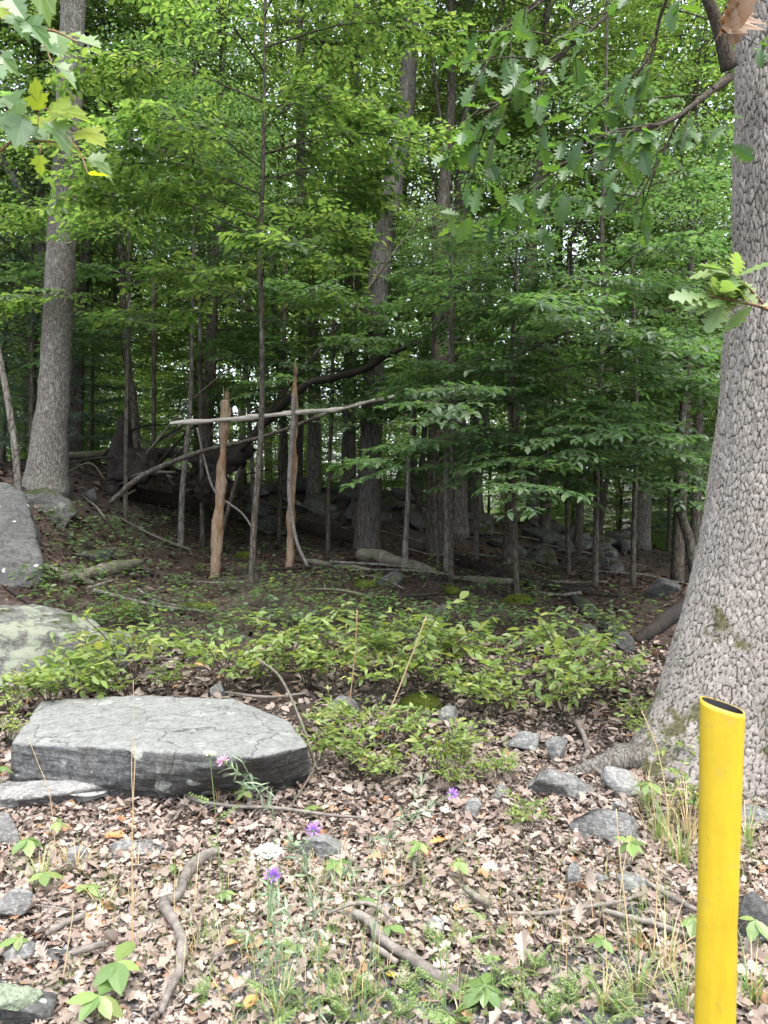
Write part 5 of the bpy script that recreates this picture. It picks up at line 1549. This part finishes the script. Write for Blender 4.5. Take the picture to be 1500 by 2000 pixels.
def shrub_plan(seed, H, W, stems=5):
    """stems and leaves of one low shrub, base at the origin"""
    rng = np.random.default_rng(seed); wood, leaf = [], []
    for k in range(stems):
        az = k * 6.283 / stems + rng.random(); out = W * (.25 + .55 * rng.random()); h = H * (.6 + .4 * rng.random())
        p0 = np.array([.02 * rng.normal(), .02 * rng.normal(), -.02])
        p1 = np.array([math.cos(az) * out * .4, math.sin(az) * out * .4, h * .6]); p2 = np.array([math.cos(az) * out, math.sin(az) * out, h])
        wood.append(([p0, p1, p2], [.005, .004, .002]))
        ln = spline([p0, p1, p2], 6)
        for q in range(6):
            f = .45 + .55 * (q + 1) / 6
            p = ln[int(f * (len(ln) - 1))]
            a2 = az + rng.normal() * 1.3; L = (.09 + .13 * rng.random()) * (W / .35)
            dv = np.array([math.cos(a2), math.sin(a2), .18 + .3 * rng.normal() * .6])
            e = p + dv * L
            wood.append(([p, e], [.002, .001]))
            nl = 5
            for i in range(nl):
                f2 = (i + .6) / nl; c = p * (1 - f2) + e * f2
                a3 = a2 + ((1 if i % 2 else -1) * (.8 + .3 * rng.normal()) if i < nl - 1 else 0)
                leaf.append((c, np.array([math.cos(a3), math.sin(a3), .25 + .35 * rng.normal()]), np.array([.4 * rng.normal(), .4 * rng.normal() - .1, 1.]), .078 * (.55 + .6 * rng.random())))
    return wood, leaf


def make_shrub(seed, H, W, stems, single):
    root = thing('shrub', '', 'shrub', (0, 0, 0))
    wood, leaf = shrub_plan(seed, H, W, stems)
    mb = MB()
    for ln, r in wood:
        tube(mb, ln, r, 4, 3 if len(ln) > 2 else 1, caps=False)
    st = part(root, 'stems', mb, M['bark_twig']); st['kind'] = 'stuff'
    if single:
        for k, (c, d, n, s) in enumerate(leaf):
            put_leaf(SHRUB_LEAF[k % 4], root, c, d, n, s)
    else:
        rng = np.random.default_rng(seed); mb = MB()
        c, d, n, s = (np.array(x) for x in zip(*leaf))
        add_leaves(mb, c, d, n, s, TPL_OVAL, rng, fold=.3, curl=.2)
        o = part(root, 'foliage', mb, M['shrub'], False)
    return root


BANK = 'yellow-green shrubs of the bank'
SHRUBS = [  # photo point of the foot, size, own leaves?, label
    (20, 1385, 1.0, 1, 'yellow-green shrub at the left edge over the left end of the slab'), (15, 1440, .7, 1, 'low yellow-green shrub at the left edge beside the slab corner'),
    (95, 1340, 1.1, 1, 'yellow-green shrub spilling before the lichen boulder, left part'), (150, 1355, 1.0, 1, 'leafy shrub in front of the lichen boulder, right behind the slab'),
    (215, 1345, 1.1, 1, 'dense bright shrub behind the back left corner of the slab'), (170, 1300, 1.0, 1, 'tall yellow-green shrub against the middle of the lichen boulder'),
    (255, 1310, 1.0, 0, 'shrub at the right end of the lichen boulder'), (330, 1320, .9, 1, 'small shrub beside the brown branch behind the slab'),
    (440, 1310, 1.1, 1, 'bright shrub behind the middle of the slab beside a grey rock'), (520, 1310, 1.0, 1, 'shrub with upright shoots behind the right half of the slab'),
    (560, 1265, 1.1, 0, 'shrub behind the slab, straight below the taller snag'), (600, 1300, 1.1, 0, "shrub right behind the slab's right end, above the dark flat rock"), (645, 1320, 1.0, 1, 'shrub above the dark flat rock behind the slab'), (735, 1270, 1.2, 1, 'tallest shrub tuft left of the slanting dry stalk, with a raised tip'),
    (760, 1330, 1.0, 1, 'shrub at the foot of the slanting dry stalk'), (810, 1300, 1.1, 0, 'shrub between the slanting dry stalk and the moss cushion'), (850, 1330, 1.1, 1, 'bright shrub directly above the green moss cushion'), (885, 1290, 1.1, 0, 'shrub deeper in the bank, behind the green moss cushion'),
    (920, 1345, 1.1, 1, 'yellow-green shrub right of the green moss cushion'), (1005, 1330, 1.0, 0, 'broad shrub behind the rounded grey rock left of the oak'), (960, 1395, .9, 1, 'low shrub between the white-spotted rock and the round rock'),
    (1100, 1300, 1.0, 0, 'big bright shrub of the bank nearest the oak trunk'), (1105, 1405, 1.2, 1, 'shrub leaning over the square stone left of the oak'),
    (640, 1415, .7, 1, 'low shrub at the right end of the slab'), (615, 1480, .7, 1, 'small shrub against the right end of the slab, lower one'), (690, 1505, .8, 1, 'low shrub in the leaves right of the slab, left of two'),
    (740, 1520, .7, 1, 'low shrub below the round moss cushion'), (855, 1500, .9, 1, 'low shrub of pale leaves in the leaf litter right of centre'), (905, 1470, .7, 1, 'small shrub left of the rounded grey rock'),
    (968, 1512, .6, 1, 'leafy shrub before the long speckled rock, left end'), (1035, 1612, .55, 1, 'little shrub below the long speckled rock'), (880, 1540, .6, 1, 'little shrub beside the small purple flower'),
    (1300, 1470, .9, 1, 'shrub at the foot of the oak, left of the yellow post'), (1350, 1500, .9, 1, 'shrub close behind the top of the yellow post'), (1345, 1590, .8, 1, 'leafy shrub left of the post, below the oak foot'),
    (720, 1440, .7, 1, 'small shrub left of the round moss cushion'), (800, 1440, .6, 0, 'small shrub below the green moss cushion'), (1140, 1350, .9, 0, 'dim shrub in the oak shade, left of the surface root'),
    (1180, 1320, .9, 0, 'dim shrub in the oak shade close to the trunk foot'), (1240, 1400, .7, 0, 'small shrub against the left flare of the oak')]
shr_p = [make_shrub(501, .42, .36, 5, True), make_shrub(502, .50, .34, 5, True), make_shrub(503, .38, .40, 6, True)]
shr_j = [make_shrub(511, .46, .42, 5, False), make_shrub(512, .52, .40, 5, False), make_shrub(513, .42, .46, 6, False)]
first = set(); rng = np.random.default_rng(17)
for k, (u, v, s, own, lb) in enumerate(SHRUBS):
    src = (shr_p if own else shr_j)[k % 3]
    o = src if src not in first else copy_tree(src)
    first.add(src)
    p = at(u, v + (45 if v < 1360 else 20)); o.location = p; o.rotation_euler = (0, 0, rng.random() * 6.28); s *= (.65 + .65 * rng.random()) * (.9 if v > 1400 else 1); o.scale = (s, s, s)
    o['label'] = lb or 'yellow-green leafy shrub in the thick of the bank behind the slab'; o['group'] = BANK


def undergrowth():
    """seedlings and low greenery of the shaded slope, past counting"""
    rng = np.random.default_rng(140); mb = MB()
    def clump(p, n, h, w, sz, mat):
        a = rng.random(n) * 6.283; rr = w * np.sqrt(rng.random(n))
        c = p + np.stack([np.cos(a) * rr, np.sin(a) * rr, h * (.35 + .65 * rng.random(n))], 1)
        a = a + rng.normal(size=n) * .8
        add_leaves(mb, c, np.stack([np.cos(a), np.sin(a), .13 * rng.normal(size=n)], 1), np.stack([.35 * rng.normal(size=n), .35 * rng.normal(size=n), np.ones(n)], 1), sz * (.6 + .7 * rng.random(n)), TPL_OVAL, rng, fold=.25, mat=mat)
        for q in range(4):
            t = p + [w * rng.normal() * .4, w * rng.normal() * .4, h * .9]
            tube(mb, [p, t], [.003, .002], 3, 1, mat=2, caps=False)
    for k in range(230):
        if k < 160:
            u, v = 60 + 1000 * rng.random(), 1105 + 130 * rng.random() ** .7
        elif k < 225:
            u, v = 300 + 900 * rng.random(), 1220 + 70 * rng.random()
        else:
            u, v = 1130 + 180 * rng.random(), 1200 + 190 * rng.random()
        p = at(u, v)
        clump(p, int(rng.integers(10, 26)), .10 + .22 * rng.random(), .12 + .14 * rng.random(), .06, 0 if rng.random() < .55 else 1)
    for k in range(90):
        u, v = 100 + 500 * rng.random(), 1000 + 100 * rng.random()
        clump(at(u, v), 14, .18, .22, .06, 1)
    for k in range(12):
        u, v = 250 + 1000 * rng.random(), 1230 + 150 * rng.random()
        clump(at(u, v), 20, .26, .20, .06, 3 if rng.random() < .7 else 0)
    link('undergrowth', mb.mesh('undergrowth', [M['understory'], M['shade'], M['bark_twig'], M['shrub']]), kind='stuff')


undergrowth()

# ------------------------------------------------------------------ seedlings with a whorl of leaves
SEED_LEAF = leaf_meshes('seedling_leaf', TPL_OVAL, 'weed', 3, fold=.25, curl=.3, twist=.03)


def seedling(label, u, v, h, size, seed, n=5, flat=0.0):
    rng = np.random.default_rng(seed); p = at(u, v)
    root = thing('seedling', label, 'seedling', p, 'leaf-whorl seedlings in the litter')
    top = p + [.02 * rng.normal(), .02 * rng.normal(), h]
    mb = MB(); tube(mb, [p - [0, 0, .02], (p + top) / 2 + rng.normal(size=3) * .008, top], [.0022, .0018, .0012], 5, 4); part(root, 'stem', mb, M['green_stem'])
    for k in range(n):
        a = k * 6.283 / n + rng.random() * .5
        put_leaf(SEED_LEAF[k % 3], root, top, np.array([math.cos(a), math.sin(a), -.35 + .25 * rng.normal()]), np.array([0, -.15, 1.]), size * (.75 + .5 * rng.random()))


for k, a in enumerate([('drooping five-leaf seedling at the left edge below the pale ledge', 52, 1690, .11, .085), ('five-leaf seedling below the pale ledge, right of a similar one', 98, 1650, .10, .06),
                       ('pale green seedling by the dead grass on the left', 70, 1745, .08, .075), ('small seedling left of the driftwood-like branch, near its top', 180, 1760, .06, .06), ('seedling with drooping leaves at the lower left edge', 25, 1875, .07, .07),
                       ('broad-leaved seedling at the bottom edge, left of the driftwood branch', 225, 1985, .14, .10), ('second broad-leaved seedling at the bottom left edge', 185, 2010, .10, .09), ('seedling before the undercut right front of the slab', 475, 1590, .12, .07),
                       ('yellow-tinged seedling under the right end of the slab', 612, 1590, .05, .06), ('seedling with an upright shoot in the middle of the litter', 822, 1700, .12, .07), ('yellow-green seedling left of the small veined stone', 718, 1775, .04, .065),
                       ('seedling with notched leaves by the ridged branch', 775, 1850, .07, .06), ('seedling at the slab rock right below the oak', 1230, 1700, .13, .07), ('tall seedling with hanging leaves left of the yellow post', 1262, 1600, .18, .075),
                       ('seedling in front of the pale stick on the right', 1155, 1890, .09, .06), ('broad-leaved seedling at the bottom right of centre', 942, 1975, .08, .09), ('small seedling in the middle of the litter, above the dark short stick', 895, 1745, .10, .06),
                       ('seedling hugging the left end of the slab', 12, 1550, .14, .07), ('seedling between the crooked branch and the blue-green weeds', 430, 1765, .05, .06), ('red-tinged seedling above the top of the driftwood branch', 350, 1715, .05, .05),
                       ('seedling below the weedy stems at the bottom centre', 660, 1720, .08, .06), ('small seedling right of the pale twig, by the post', 1345, 1850, .10, .07), ('seedling behind the post at the right edge', 1480, 1880, .14, .07),
                       ('small yellow seedling left of the flowers at the bottom', 575, 1870, .05, .05)]):
    seedling(*a, seed=200 + k, n=5 if k % 3 else 6)


# ------------------------------------------------------------------ grass and feathery weeds
def blades(mb, p, n, L, rng, spread=.05, w=.0035, lean=.5, mat=0, k=4):
    for _ in range(n):
        a = rng.random() * 6.283; l = L * (.5 + .7 * rng.random()); dv = np.array([math.cos(a), math.sin(a), 0])
        b = p + dv * spread * rng.random(); ln = lean * (.3 + rng.random())
        s = np.cross(dv, [0, 0, 1.]); pts = []
        for t in np.linspace(0, 1, k):
            c = b + dv * l * ln * t * t + np.array([0, 0, l * t * (1 - .45 * ln * t)])
            ww = w * (1 - t ** 1.5 * .92)
            pts += [c - s * ww, c + s * ww]
        mb.add(pts, [(2 * i, 2 * i + 1, 2 * i + 3, 2 * i + 2) for i in range(k - 1)], None, mat, rng.random())


def grasses():
    rng = np.random.default_rng(150); mb = MB()
    for u, v, n, L, lean in [(80, 1730, 26, .16, .8), (150, 1700, 18, .14, .8), (210, 1790, 14, .15, .9), (1290, 1650, 34, .32, .45), (1260, 1580, 26, .24, .6), (1330, 1700, 30, .3, .5), (1345, 1640, 24, .3, .5), (1300, 1900, 16, .25, .9), (1240, 1960, 22, .22, .9),
                             (1330, 1990, 22, .25, .8), (1460, 1660, 24, .25, .7), (1470, 1960, 26, .25, .8), (430, 1560, 12, .2, 1.0), (400, 1545, 10, .22, 1.1), (460, 1552, 8, .2, 1.0), (1180, 1975, 20, .18, .9), (540, 1990, 20, .15, .8), (700, 1990, 16, .13, .8)]:
        p = at(u, v); blades(mb, p, n, L, rng, .06, .003, lean, 0 if rng.random() < .7 else 1)
        blades(mb, p, n // 3, L, rng, .07, .0022, lean, 1)
    n = 800; x, y = scatter(n, 2.05, 3.5, rng)
    for k in range(n):
        if vnoise(np.array([[x[k], y[k], 3]]), 1.6, 4)[0] < -.05:
            continue
        blades(mb, np.array([x[k], y[k], gz(x[k], y[k])]), 3, .05 + .09 * rng.random(), rng, .02, .0018, .9, 0 if rng.random() < .75 else 1, 3)
    for k in range(150):
        u, v = 330 + 520 * rng.random(), 1720 + 290 * rng.random()
        if k > 95:
            u, v = 860 + 640 * rng.random(), 1760 + 240 * rng.random()
        blades(mb, at(u, v), 3, .16 + .2 * rng.random(), rng, .05, .0014, .45, 0 if rng.random() < .6 else 1, 5)
    link('grass', mb.mesh('grass', [M['grass'], M['dry_grass']]), kind='stuff')
    # feathery low weeds
    mb = MB()
    def feather(p, L, az, el, mat=0):
        dv = np.array([math.cos(az) * math.cos(el), math.sin(az) * math.cos(el), math.sin(el)]); s = np.cross(dv, [0, 0, 1.]); s /= np.linalg.norm(s)
        e = p + dv * L; tube(mb, [p, e], [.0011, .0006], 3, 1, mat=1, caps=False)
        N = 9; pos, d, sz = [], [], []
        for q in range(N):
            f = .25 + .75 * (q + .5) / N
            for sg in (-1, 1):
                for r in range(3):
                    b = p + dv * L * f + sg * s * L * .12 * r * (1.2 - f)
                    pos.append(b); d.append(sg * s * (.8 if r < 2 else .4) + dv * (.6 + .4 * r) * (1 if r % 2 else .4) + rng.normal(size=3) * .15); sz.append(L * .17 * (1.25 - .7 * f))
        add_leaves(mb, pos, d, np.array([[0, 0, 1.]] * len(pos)) + rng.normal(size=(len(pos), 3)) * .2, sz, TPL_SMALL, rng, width=.8, mat=mat, fold=.15)
    spots = [(u, v) for u, v in zip(380 + 420 * rng.random(12), 1900 + 110 * rng.random(12))] + [(u, v) for u, v in zip(880 + 300 * rng.random(13), 1900 + 110 * rng.random(13))] + \
            [(860, 1860), (840, 1880), (900, 1850), (1040, 1900), (480, 1850), (640, 1850), (600, 1900), (740, 1950), (1140, 1960)] + [(u, v) for u, v in zip(330 + 900 * rng.random(14), 1960 + 60 * rng.random(14))]
    for u, v in spots:
        p = at(u, v)
        for k in range(int(rng.integers(3, 6))):
            feather(p, .05 + .065 * rng.random(), rng.random() * 6.283, .35 + .7 * rng.random())
    link('low_weeds', mb.mesh('low_weeds', [M['weed'], M['green_stem']]), kind='stuff')


grasses()


# ------------------------------------------------------------------ tall dry stalks
def stalk(label, pts, d, w, seed, head=False):
    P, r = px_line([(p[0] + (2.5 * math.sin(k * 2.1 + seed) if 0 < k else 0), p[1], .68 * w * (1 - .6 * k / len(pts))) for k, p in enumerate(pts)], d)
    b = P[0].copy(); b[2] = gz(b[0], b[1]); P[0] = b
    root = thing('dry_stalk', label, 'dry stalk', b, 'tall dry stalks')
    mb = MB(); tube(mb, P, r, 5, 6); part(root, 'stem', mb, M['dry_grass'])
    if head:
        rng = np.random.default_rng(seed); mb = MB(); n = 26
        f = rng.random(n)[:, None]; pos = P[-1] * f + (P[-1] * .72 + P[-2] * .28) * (1 - f); t = nrm((P[-1] - P[-2])[None])
        add_leaves(mb, pos, t + rng.normal(size=(n, 3)) * .3, rng.normal(size=(n, 3)), .018, TPL_SMALL, rng, width=.6); part(root, 'seed_head', mb, M['dry_grass'], False)


stalk('straight dry stalk in front of the slab, broken at the middle', [(259, 1925), (258, 1760), (261, 1600), (263, 1458)], 2.75, 5, 1)
stalk('fine dry stalk bent over the slab behind the broken one', [(262, 1560), (259, 1500), (261, 1420), (258, 1330)], 3.7, 2.5, 2)
stalk('upright dry stalk above the moss cushions, left of two', [(672, 1470), (682, 1390), (691, 1280), (697, 1195)], 5.1, 5, 3, True)
stalk('slanting dry stalk above the moss cushions, right of two', [(738, 1460), (762, 1385), (798, 1290), (834, 1205)], 5.1, 6, 4, True)
stalk('dry stalk rising before the oak, left of the yellow post', [(1306, 1640), (1300, 1560), (1282, 1460), (1255, 1388)], 3.5, 5, 5)
stalk('thin brown stalk in the right foreground, left of two', [(1232, 1870), (1220, 1780), (1214, 1690), (1204, 1580)], 2.7, 5, 6)
stalk('thin tan stalk with a bent tip in the right foreground', [(1275, 1860), (1280, 1790), (1288, 1700), (1292, 1640)], 2.7, 5, 7, True)
stalk('fine arching dry stalk left of the slab front', [(112, 1600), (100, 1560), (75, 1490), (52, 1440)], 3.3, 2.5, 8)
stalk('pale thin stalk leaning at the lower left by the crooked branch', [(122, 1920), (135, 1850), (140, 1790), (142, 1760)], 2.6, 4, 9)
stalk('long fine dry stalk crossing the weeds at the bottom', [(600, 1975), (612, 1900), (628, 1780), (690, 1600)], 2.4, 3, 10)


# ------------------------------------------------------------------ wild flowers
def white_mat(name, c):
    m, nt = new_mat(name); g = G(nt)
    g.out(g.n('MixShader', {0: .3, 1: g.n('BsdfPrincipled', {'Base Color': (*c, 1), 'Roughness': .6}).outputs[0], 2: g.n('BsdfTranslucent', {'Color': (*c, 1)}).outputs[0]}).outputs[0])
    M[name] = m


white_mat('umbel_white', (.74, .78, .70)); white_mat('umbel_cream', (.55, .60, .42)); white_mat('knapweed_purple', (.36, .20, .58)); white_mat('knapweed_pink', (.55, .36, .47))


def umbel(label, u, v, fu, fv, d, size, mat, seed):
    """lace-like flat white flower head on a stem"""
    rng = np.random.default_rng(seed); h = ray(fu, fv, d); b = ray(u, v, d); b[2] = gz(b[0], b[1])
    root = thing('wild_carrot', label, 'flower', b, 'white umbel flowers')
    mb = MB(); c = h - [0, 0, size * .45]
    tube(mb, [b - [0, 0, .02], (b + c) / 2 + [.012 * rng.normal(), 0, 0], c], [.0022, .0019, .0014], 6, 6); part(root, 'stem', mb, M['green_stem'])
    mb = MB(); fl = MB(); n = 34
    for k in range(n):
        a = k * 2.4; r = size * .5 * math.sqrt((k + .5) / n); q = h + np.array([math.cos(a) * r, math.sin(a) * r, -.25 * r + .003 * rng.normal()])
        tube(mb, [c, q], [.0006, .0004], 3, 1, caps=False)
        m = 7; aa = rng.random(m) * 6.283; rr = size * .085 * np.sqrt(rng.random(m))
        pos = q + np.stack([np.cos(aa) * rr, np.sin(aa) * rr, .0015 * rng.normal(size=m)], 1)
        add_leaves(fl, pos, np.stack([np.cos(aa), np.sin(aa), .3 * np.ones(m)], 1), np.array([[0, -.2, 1.]] * m) + rng.normal(size=(m, 3)) * .2, size * .09, (TPL_SMALL[0] * [1, 1.7], TPL_SMALL[1], TPL_SMALL[2]), rng, fold=.1)
    part(root, 'rays', mb, M['green_stem'])['kind'] = 'stuff'
    part(root, 'flower_head', fl, M[mat], False)['kind'] = 'stuff'
    for k in range(5):
        f = .15 + .6 * k / 5; p = b * (1 - f) + c * f; a = k * 2.3
        mb = MB(); dv = np.array([math.cos(a), math.sin(a), .35]); L = .06 + .05 * rng.random()
        tube(mb, [p, p + dv * L], [.0009, .0005], 3, 1, mat=1, caps=False)
        t = np.repeat(np.linspace(.25, 1, 7), 2); sg = np.tile([1, -1], 7); s = np.cross(dv, [0, 0, 1.])
        add_leaves(mb, p + dv * L * t[:, None], dv * .7 + s[None] * sg[:, None], np.array([[0, 0, 1.]] * 14), L * .3 * (1.2 - t * .7), TPL_SMALL, rng, width=.7)
        part(root, 'leaf', mb, [M['weed'], M['green_stem']], False)


umbel('largest white lace-like flower head at the lower centre left', 520, 1990, 524, 1657, 1.75, .066, 'umbel_white', 1)
umbel('small pale green umbel before the dark undercut of the slab', 432, 1590, 410, 1469, 3.2, .045, 'umbel_cream', 2)
umbel('young pale umbel above the feathery weeds at the lower right of centre', 852, 1960, 850, 1808, 2.25, .028, 'umbel_cream', 3)
umbel('faint white umbel in the litter right of the tan leaf', 965, 1850, 957, 1690, 2.5, .045, 'umbel_white', 4)
umbel('tiny white umbel beside the young pale one', 880, 1930, 873, 1842, 2.25, .022, 'umbel_cream', 5)


def knapweed(label, stems, mat, seed, nleaf=26):
    """stems: list of (photo line, depth); the first one carries the flower"""
    rng = np.random.default_rng(seed)
    P0, _ = px_line([(p[0], p[1], 1) for p in stems[0][0]], stems[0][1]); b = P0[0].copy(); b[2] = gz(b[0], b[1])
    root = thing('knapweed', label, 'flower', b, 'purple knapweed flowers')
    for si, (ln, d) in enumerate(stems):
        P, _ = px_line([(p[0], p[1], 1) for p in ln], d)
        if si == 0:
            P[0] = b
        mb = MB(); L = tube(mb, P, np.linspace(.0018 if si == 0 else .0012, .0009, len(P)), 5, 6); part(root, 'stem', mb, M['sage'])
        k = nleaf if si == 0 else nleaf // 2
        idx = rng.integers(2, len(L) - 2, k); t = nrm(np.gradient(L, axis=0))[idx]
        rd = rng.normal(size=(k, 3)); rd[:, 1] *= .6
        mb = MB(); add_leaves(mb, L[idx], t * .5 + nrm(rd) * .9, rng.normal(size=(k, 3)) + [0, 0, 1.5], .018 + .03 * rng.random(k), TPL_SLIM, rng, width=.5, curl=.3); o = part(root, 'leaves', mb, M['sage'], False); o['kind'] = 'stuff'
        if si == 0 or len(stems[si]) > 2:
            h = L[-1]; t = nrm((L[-1] - L[-6])[None])[0]
            mb = MB(); V, T = ICO[3]; mb.add(V * [.0055, .0055, .008] + h, None, T); part(root, 'bud', mb, M['green_stem'])
            n = 46; dv = nrm(t * .75 + rng.normal(size=(n, 3)) * .75)
            mb = MB(); add_leaves(mb, h + t * .005 + dv * .004, dv, rng.normal(size=(n, 3)), .019 * (.7 + .5 * rng.random(n)), (TPL_SMALL[0] * [1, .55], TPL_SMALL[1], TPL_SMALL[2]), rng, fold=.1); o = part(root, 'petals', mb, M[mat], False); o['kind'] = 'stuff'


knapweed('purple shaggy flower above the half-buried grey rock', [([(622, 2000), (622, 1880), (610, 1760), (600, 1700), (611, 1626)], 1.95), ([(618, 1860), (560, 1780), (520, 1740)], 1.95), ([(612, 1800), (660, 1720), (700, 1690)], 1.95), ([(605, 1720), (575, 1660), (570, 1640)], 1.95)], 'knapweed_purple', 1, 60)
knapweed('purple shaggy flower below the large white flower head', [([(545, 2000), (540, 1880), (528, 1790), (533, 1716)], 1.85), ([(542, 1900), (500, 1850), (480, 1800)], 1.85), ([(542, 1930), (580, 1860), (600, 1800)], 1.85)], 'knapweed_purple', 2, 50)
knapweed('small purple flower in the litter right of centre', [([(700, 1720), (760, 1640), (820, 1590), (878, 1554)], 2.3), ([(760, 1640), (810, 1560), (835, 1510)], 2.3), ([(720, 1700), (730, 1640), (780, 1640)], 2.3)], 'knapweed_purple', 3, 40)
knapweed('faded pinkish flower before the dark front of the slab', [([(560, 1780), (535, 1600), (490, 1530), (440, 1490)], 2.2), ([(535, 1600), (500, 1540), (465, 1470)], 2.2), ([(500, 1545), (480, 1535), (468, 1525)], 2.2)], 'knapweed_pink', 4, 34)


# ------------------------------------------------------------------ the yellow marker post
def post():
    D = 1.4
    b = np.array([(1398 - 750) / FPX * D, D, gz(.6, D)])
    root = thing('marker_post', 'yellow flattened plastic marker post with an open slanted top', 'marker post', b)
    n = 64; th = np.linspace(0, 2 * np.pi, n, endpoint=False)
    zt = EYE - (1378 - 1000) / FPX * D
    zs = np.concatenate([np.linspace(-.15, zt - .12, 46), np.linspace(zt - .11, zt, 14)])
    rng = np.random.default_rng(3)
    def shell(inner):
        V = []
        for z in zs:
            f = (z - b[2]) / (zt - b[2])
            cx = np.interp(1000 + (EYE - z) / D * FPX, [1378, 2000, 2700], [1411, 1396, 1384]); cx = (cx - 750) / FPX * D
            wx = np.interp(f, [0, .5, .72, 1], [.0355, .036, .0352, .0385]) - (.0028 if inner else 0); wy = np.interp(f, [0, .6, 1], [.022, .021, .024]) - (.0028 if inner else 0)
            ca, sa = np.cos(th), np.sin(th)
            px = np.sign(ca) * np.abs(ca) ** .85 * wx; py = np.sign(sa) * np.abs(sa) ** .85 * wy
            P = np.stack([px * .988 + py * .15, -px * .15 + py * .988, np.full(n, z)], 1)
            P[:, 2] += (f > .9) * np.clip((f - .9) / .1, 0, 1) * (-px * .30 + py * .16)
            Q = np.stack([px * 30, np.full(n, z) * 12, py * 0], 1)
            k = .0022 * np.exp(-((z - (zt - .50)) / .12) ** 2) * vnoise(np.stack([px * 40 + z * 18, np.full(n, z * 30), 0 * px], 1), 1, 5, 2)
            k += .0045 * np.exp(-((z - (zt - .405)) / .016) ** 2) * np.exp(-((px - .030) / .010) ** 2) * (-1)
            P[:, 1] -= k * (py < 0)
            V.append(P + [cx, D, 0])
        return np.concatenate(V)
    m = len(zs); i = np.arange(m - 1)[:, None] * n; j = np.arange(n)[None]; jn = (j + 1) % n
    Q = np.stack([i + j, i + jn, i + n + jn, i + n + j], -1).reshape(-1, 4)
    mat, nt = new_mat('yellow_plastic'); g = G(nt); c = g.coord()
    cs = g.coord((1, 1, .12))
    col = g.ramp(g.math('ADD', g.math('MULTIPLY', g.noise(cs, 60, 5, .6), .5), g.math('MULTIPLY', g.noise(c, 9, 4), .5)), [(.3, (0.2952, 0.2050, 0.0098)), (.6, (0.3690, 0.2665, 0.0115)), (.8, (0.4100, 0.3075, 0.0246))])
    col = g.mix(g.ramp(g.noise(c, 26, 6, .7), [(.55, 0.0), (.70, .4)]), col, (.27, .20, .06))
    col = g.mix(g.ramp(g.noise(g.coord((1, 1, .2)), 110, 5, .75), [(.62, 0.0), (.72, .5)]), col, (.16, .125, .05))
    g.out(g.n('BsdfPrincipled', {'Base Color': col, 'Roughness': .42, 'Specular IOR Level': .4, 'Normal': g.n('Bump', {'Height': g.noise(c, 70, 4, .6), 'Strength': .06, 'Distance': .01}).outputs[0]}).outputs[0])
    mb = MB(); Vo, Vi = shell(False), shell(True)
    mb.add(Vo, Q)
    k = np.arange(n); top = (m - 1) * n
    rim = np.stack([top + k, top + (k + 1) % n, m * n + (k + 1) % n, m * n + k], 1)
    mb.add(Vi[-n:], None); mb.q.append(rim); mb.qm.append(np.zeros(n))
    part(root, 'tube', mb, mat)
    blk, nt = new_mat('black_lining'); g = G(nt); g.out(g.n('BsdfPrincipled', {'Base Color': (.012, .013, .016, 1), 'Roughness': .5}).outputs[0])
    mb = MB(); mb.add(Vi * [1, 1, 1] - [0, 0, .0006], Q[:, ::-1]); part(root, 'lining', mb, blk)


post()
bpy.context.view_layer.update()
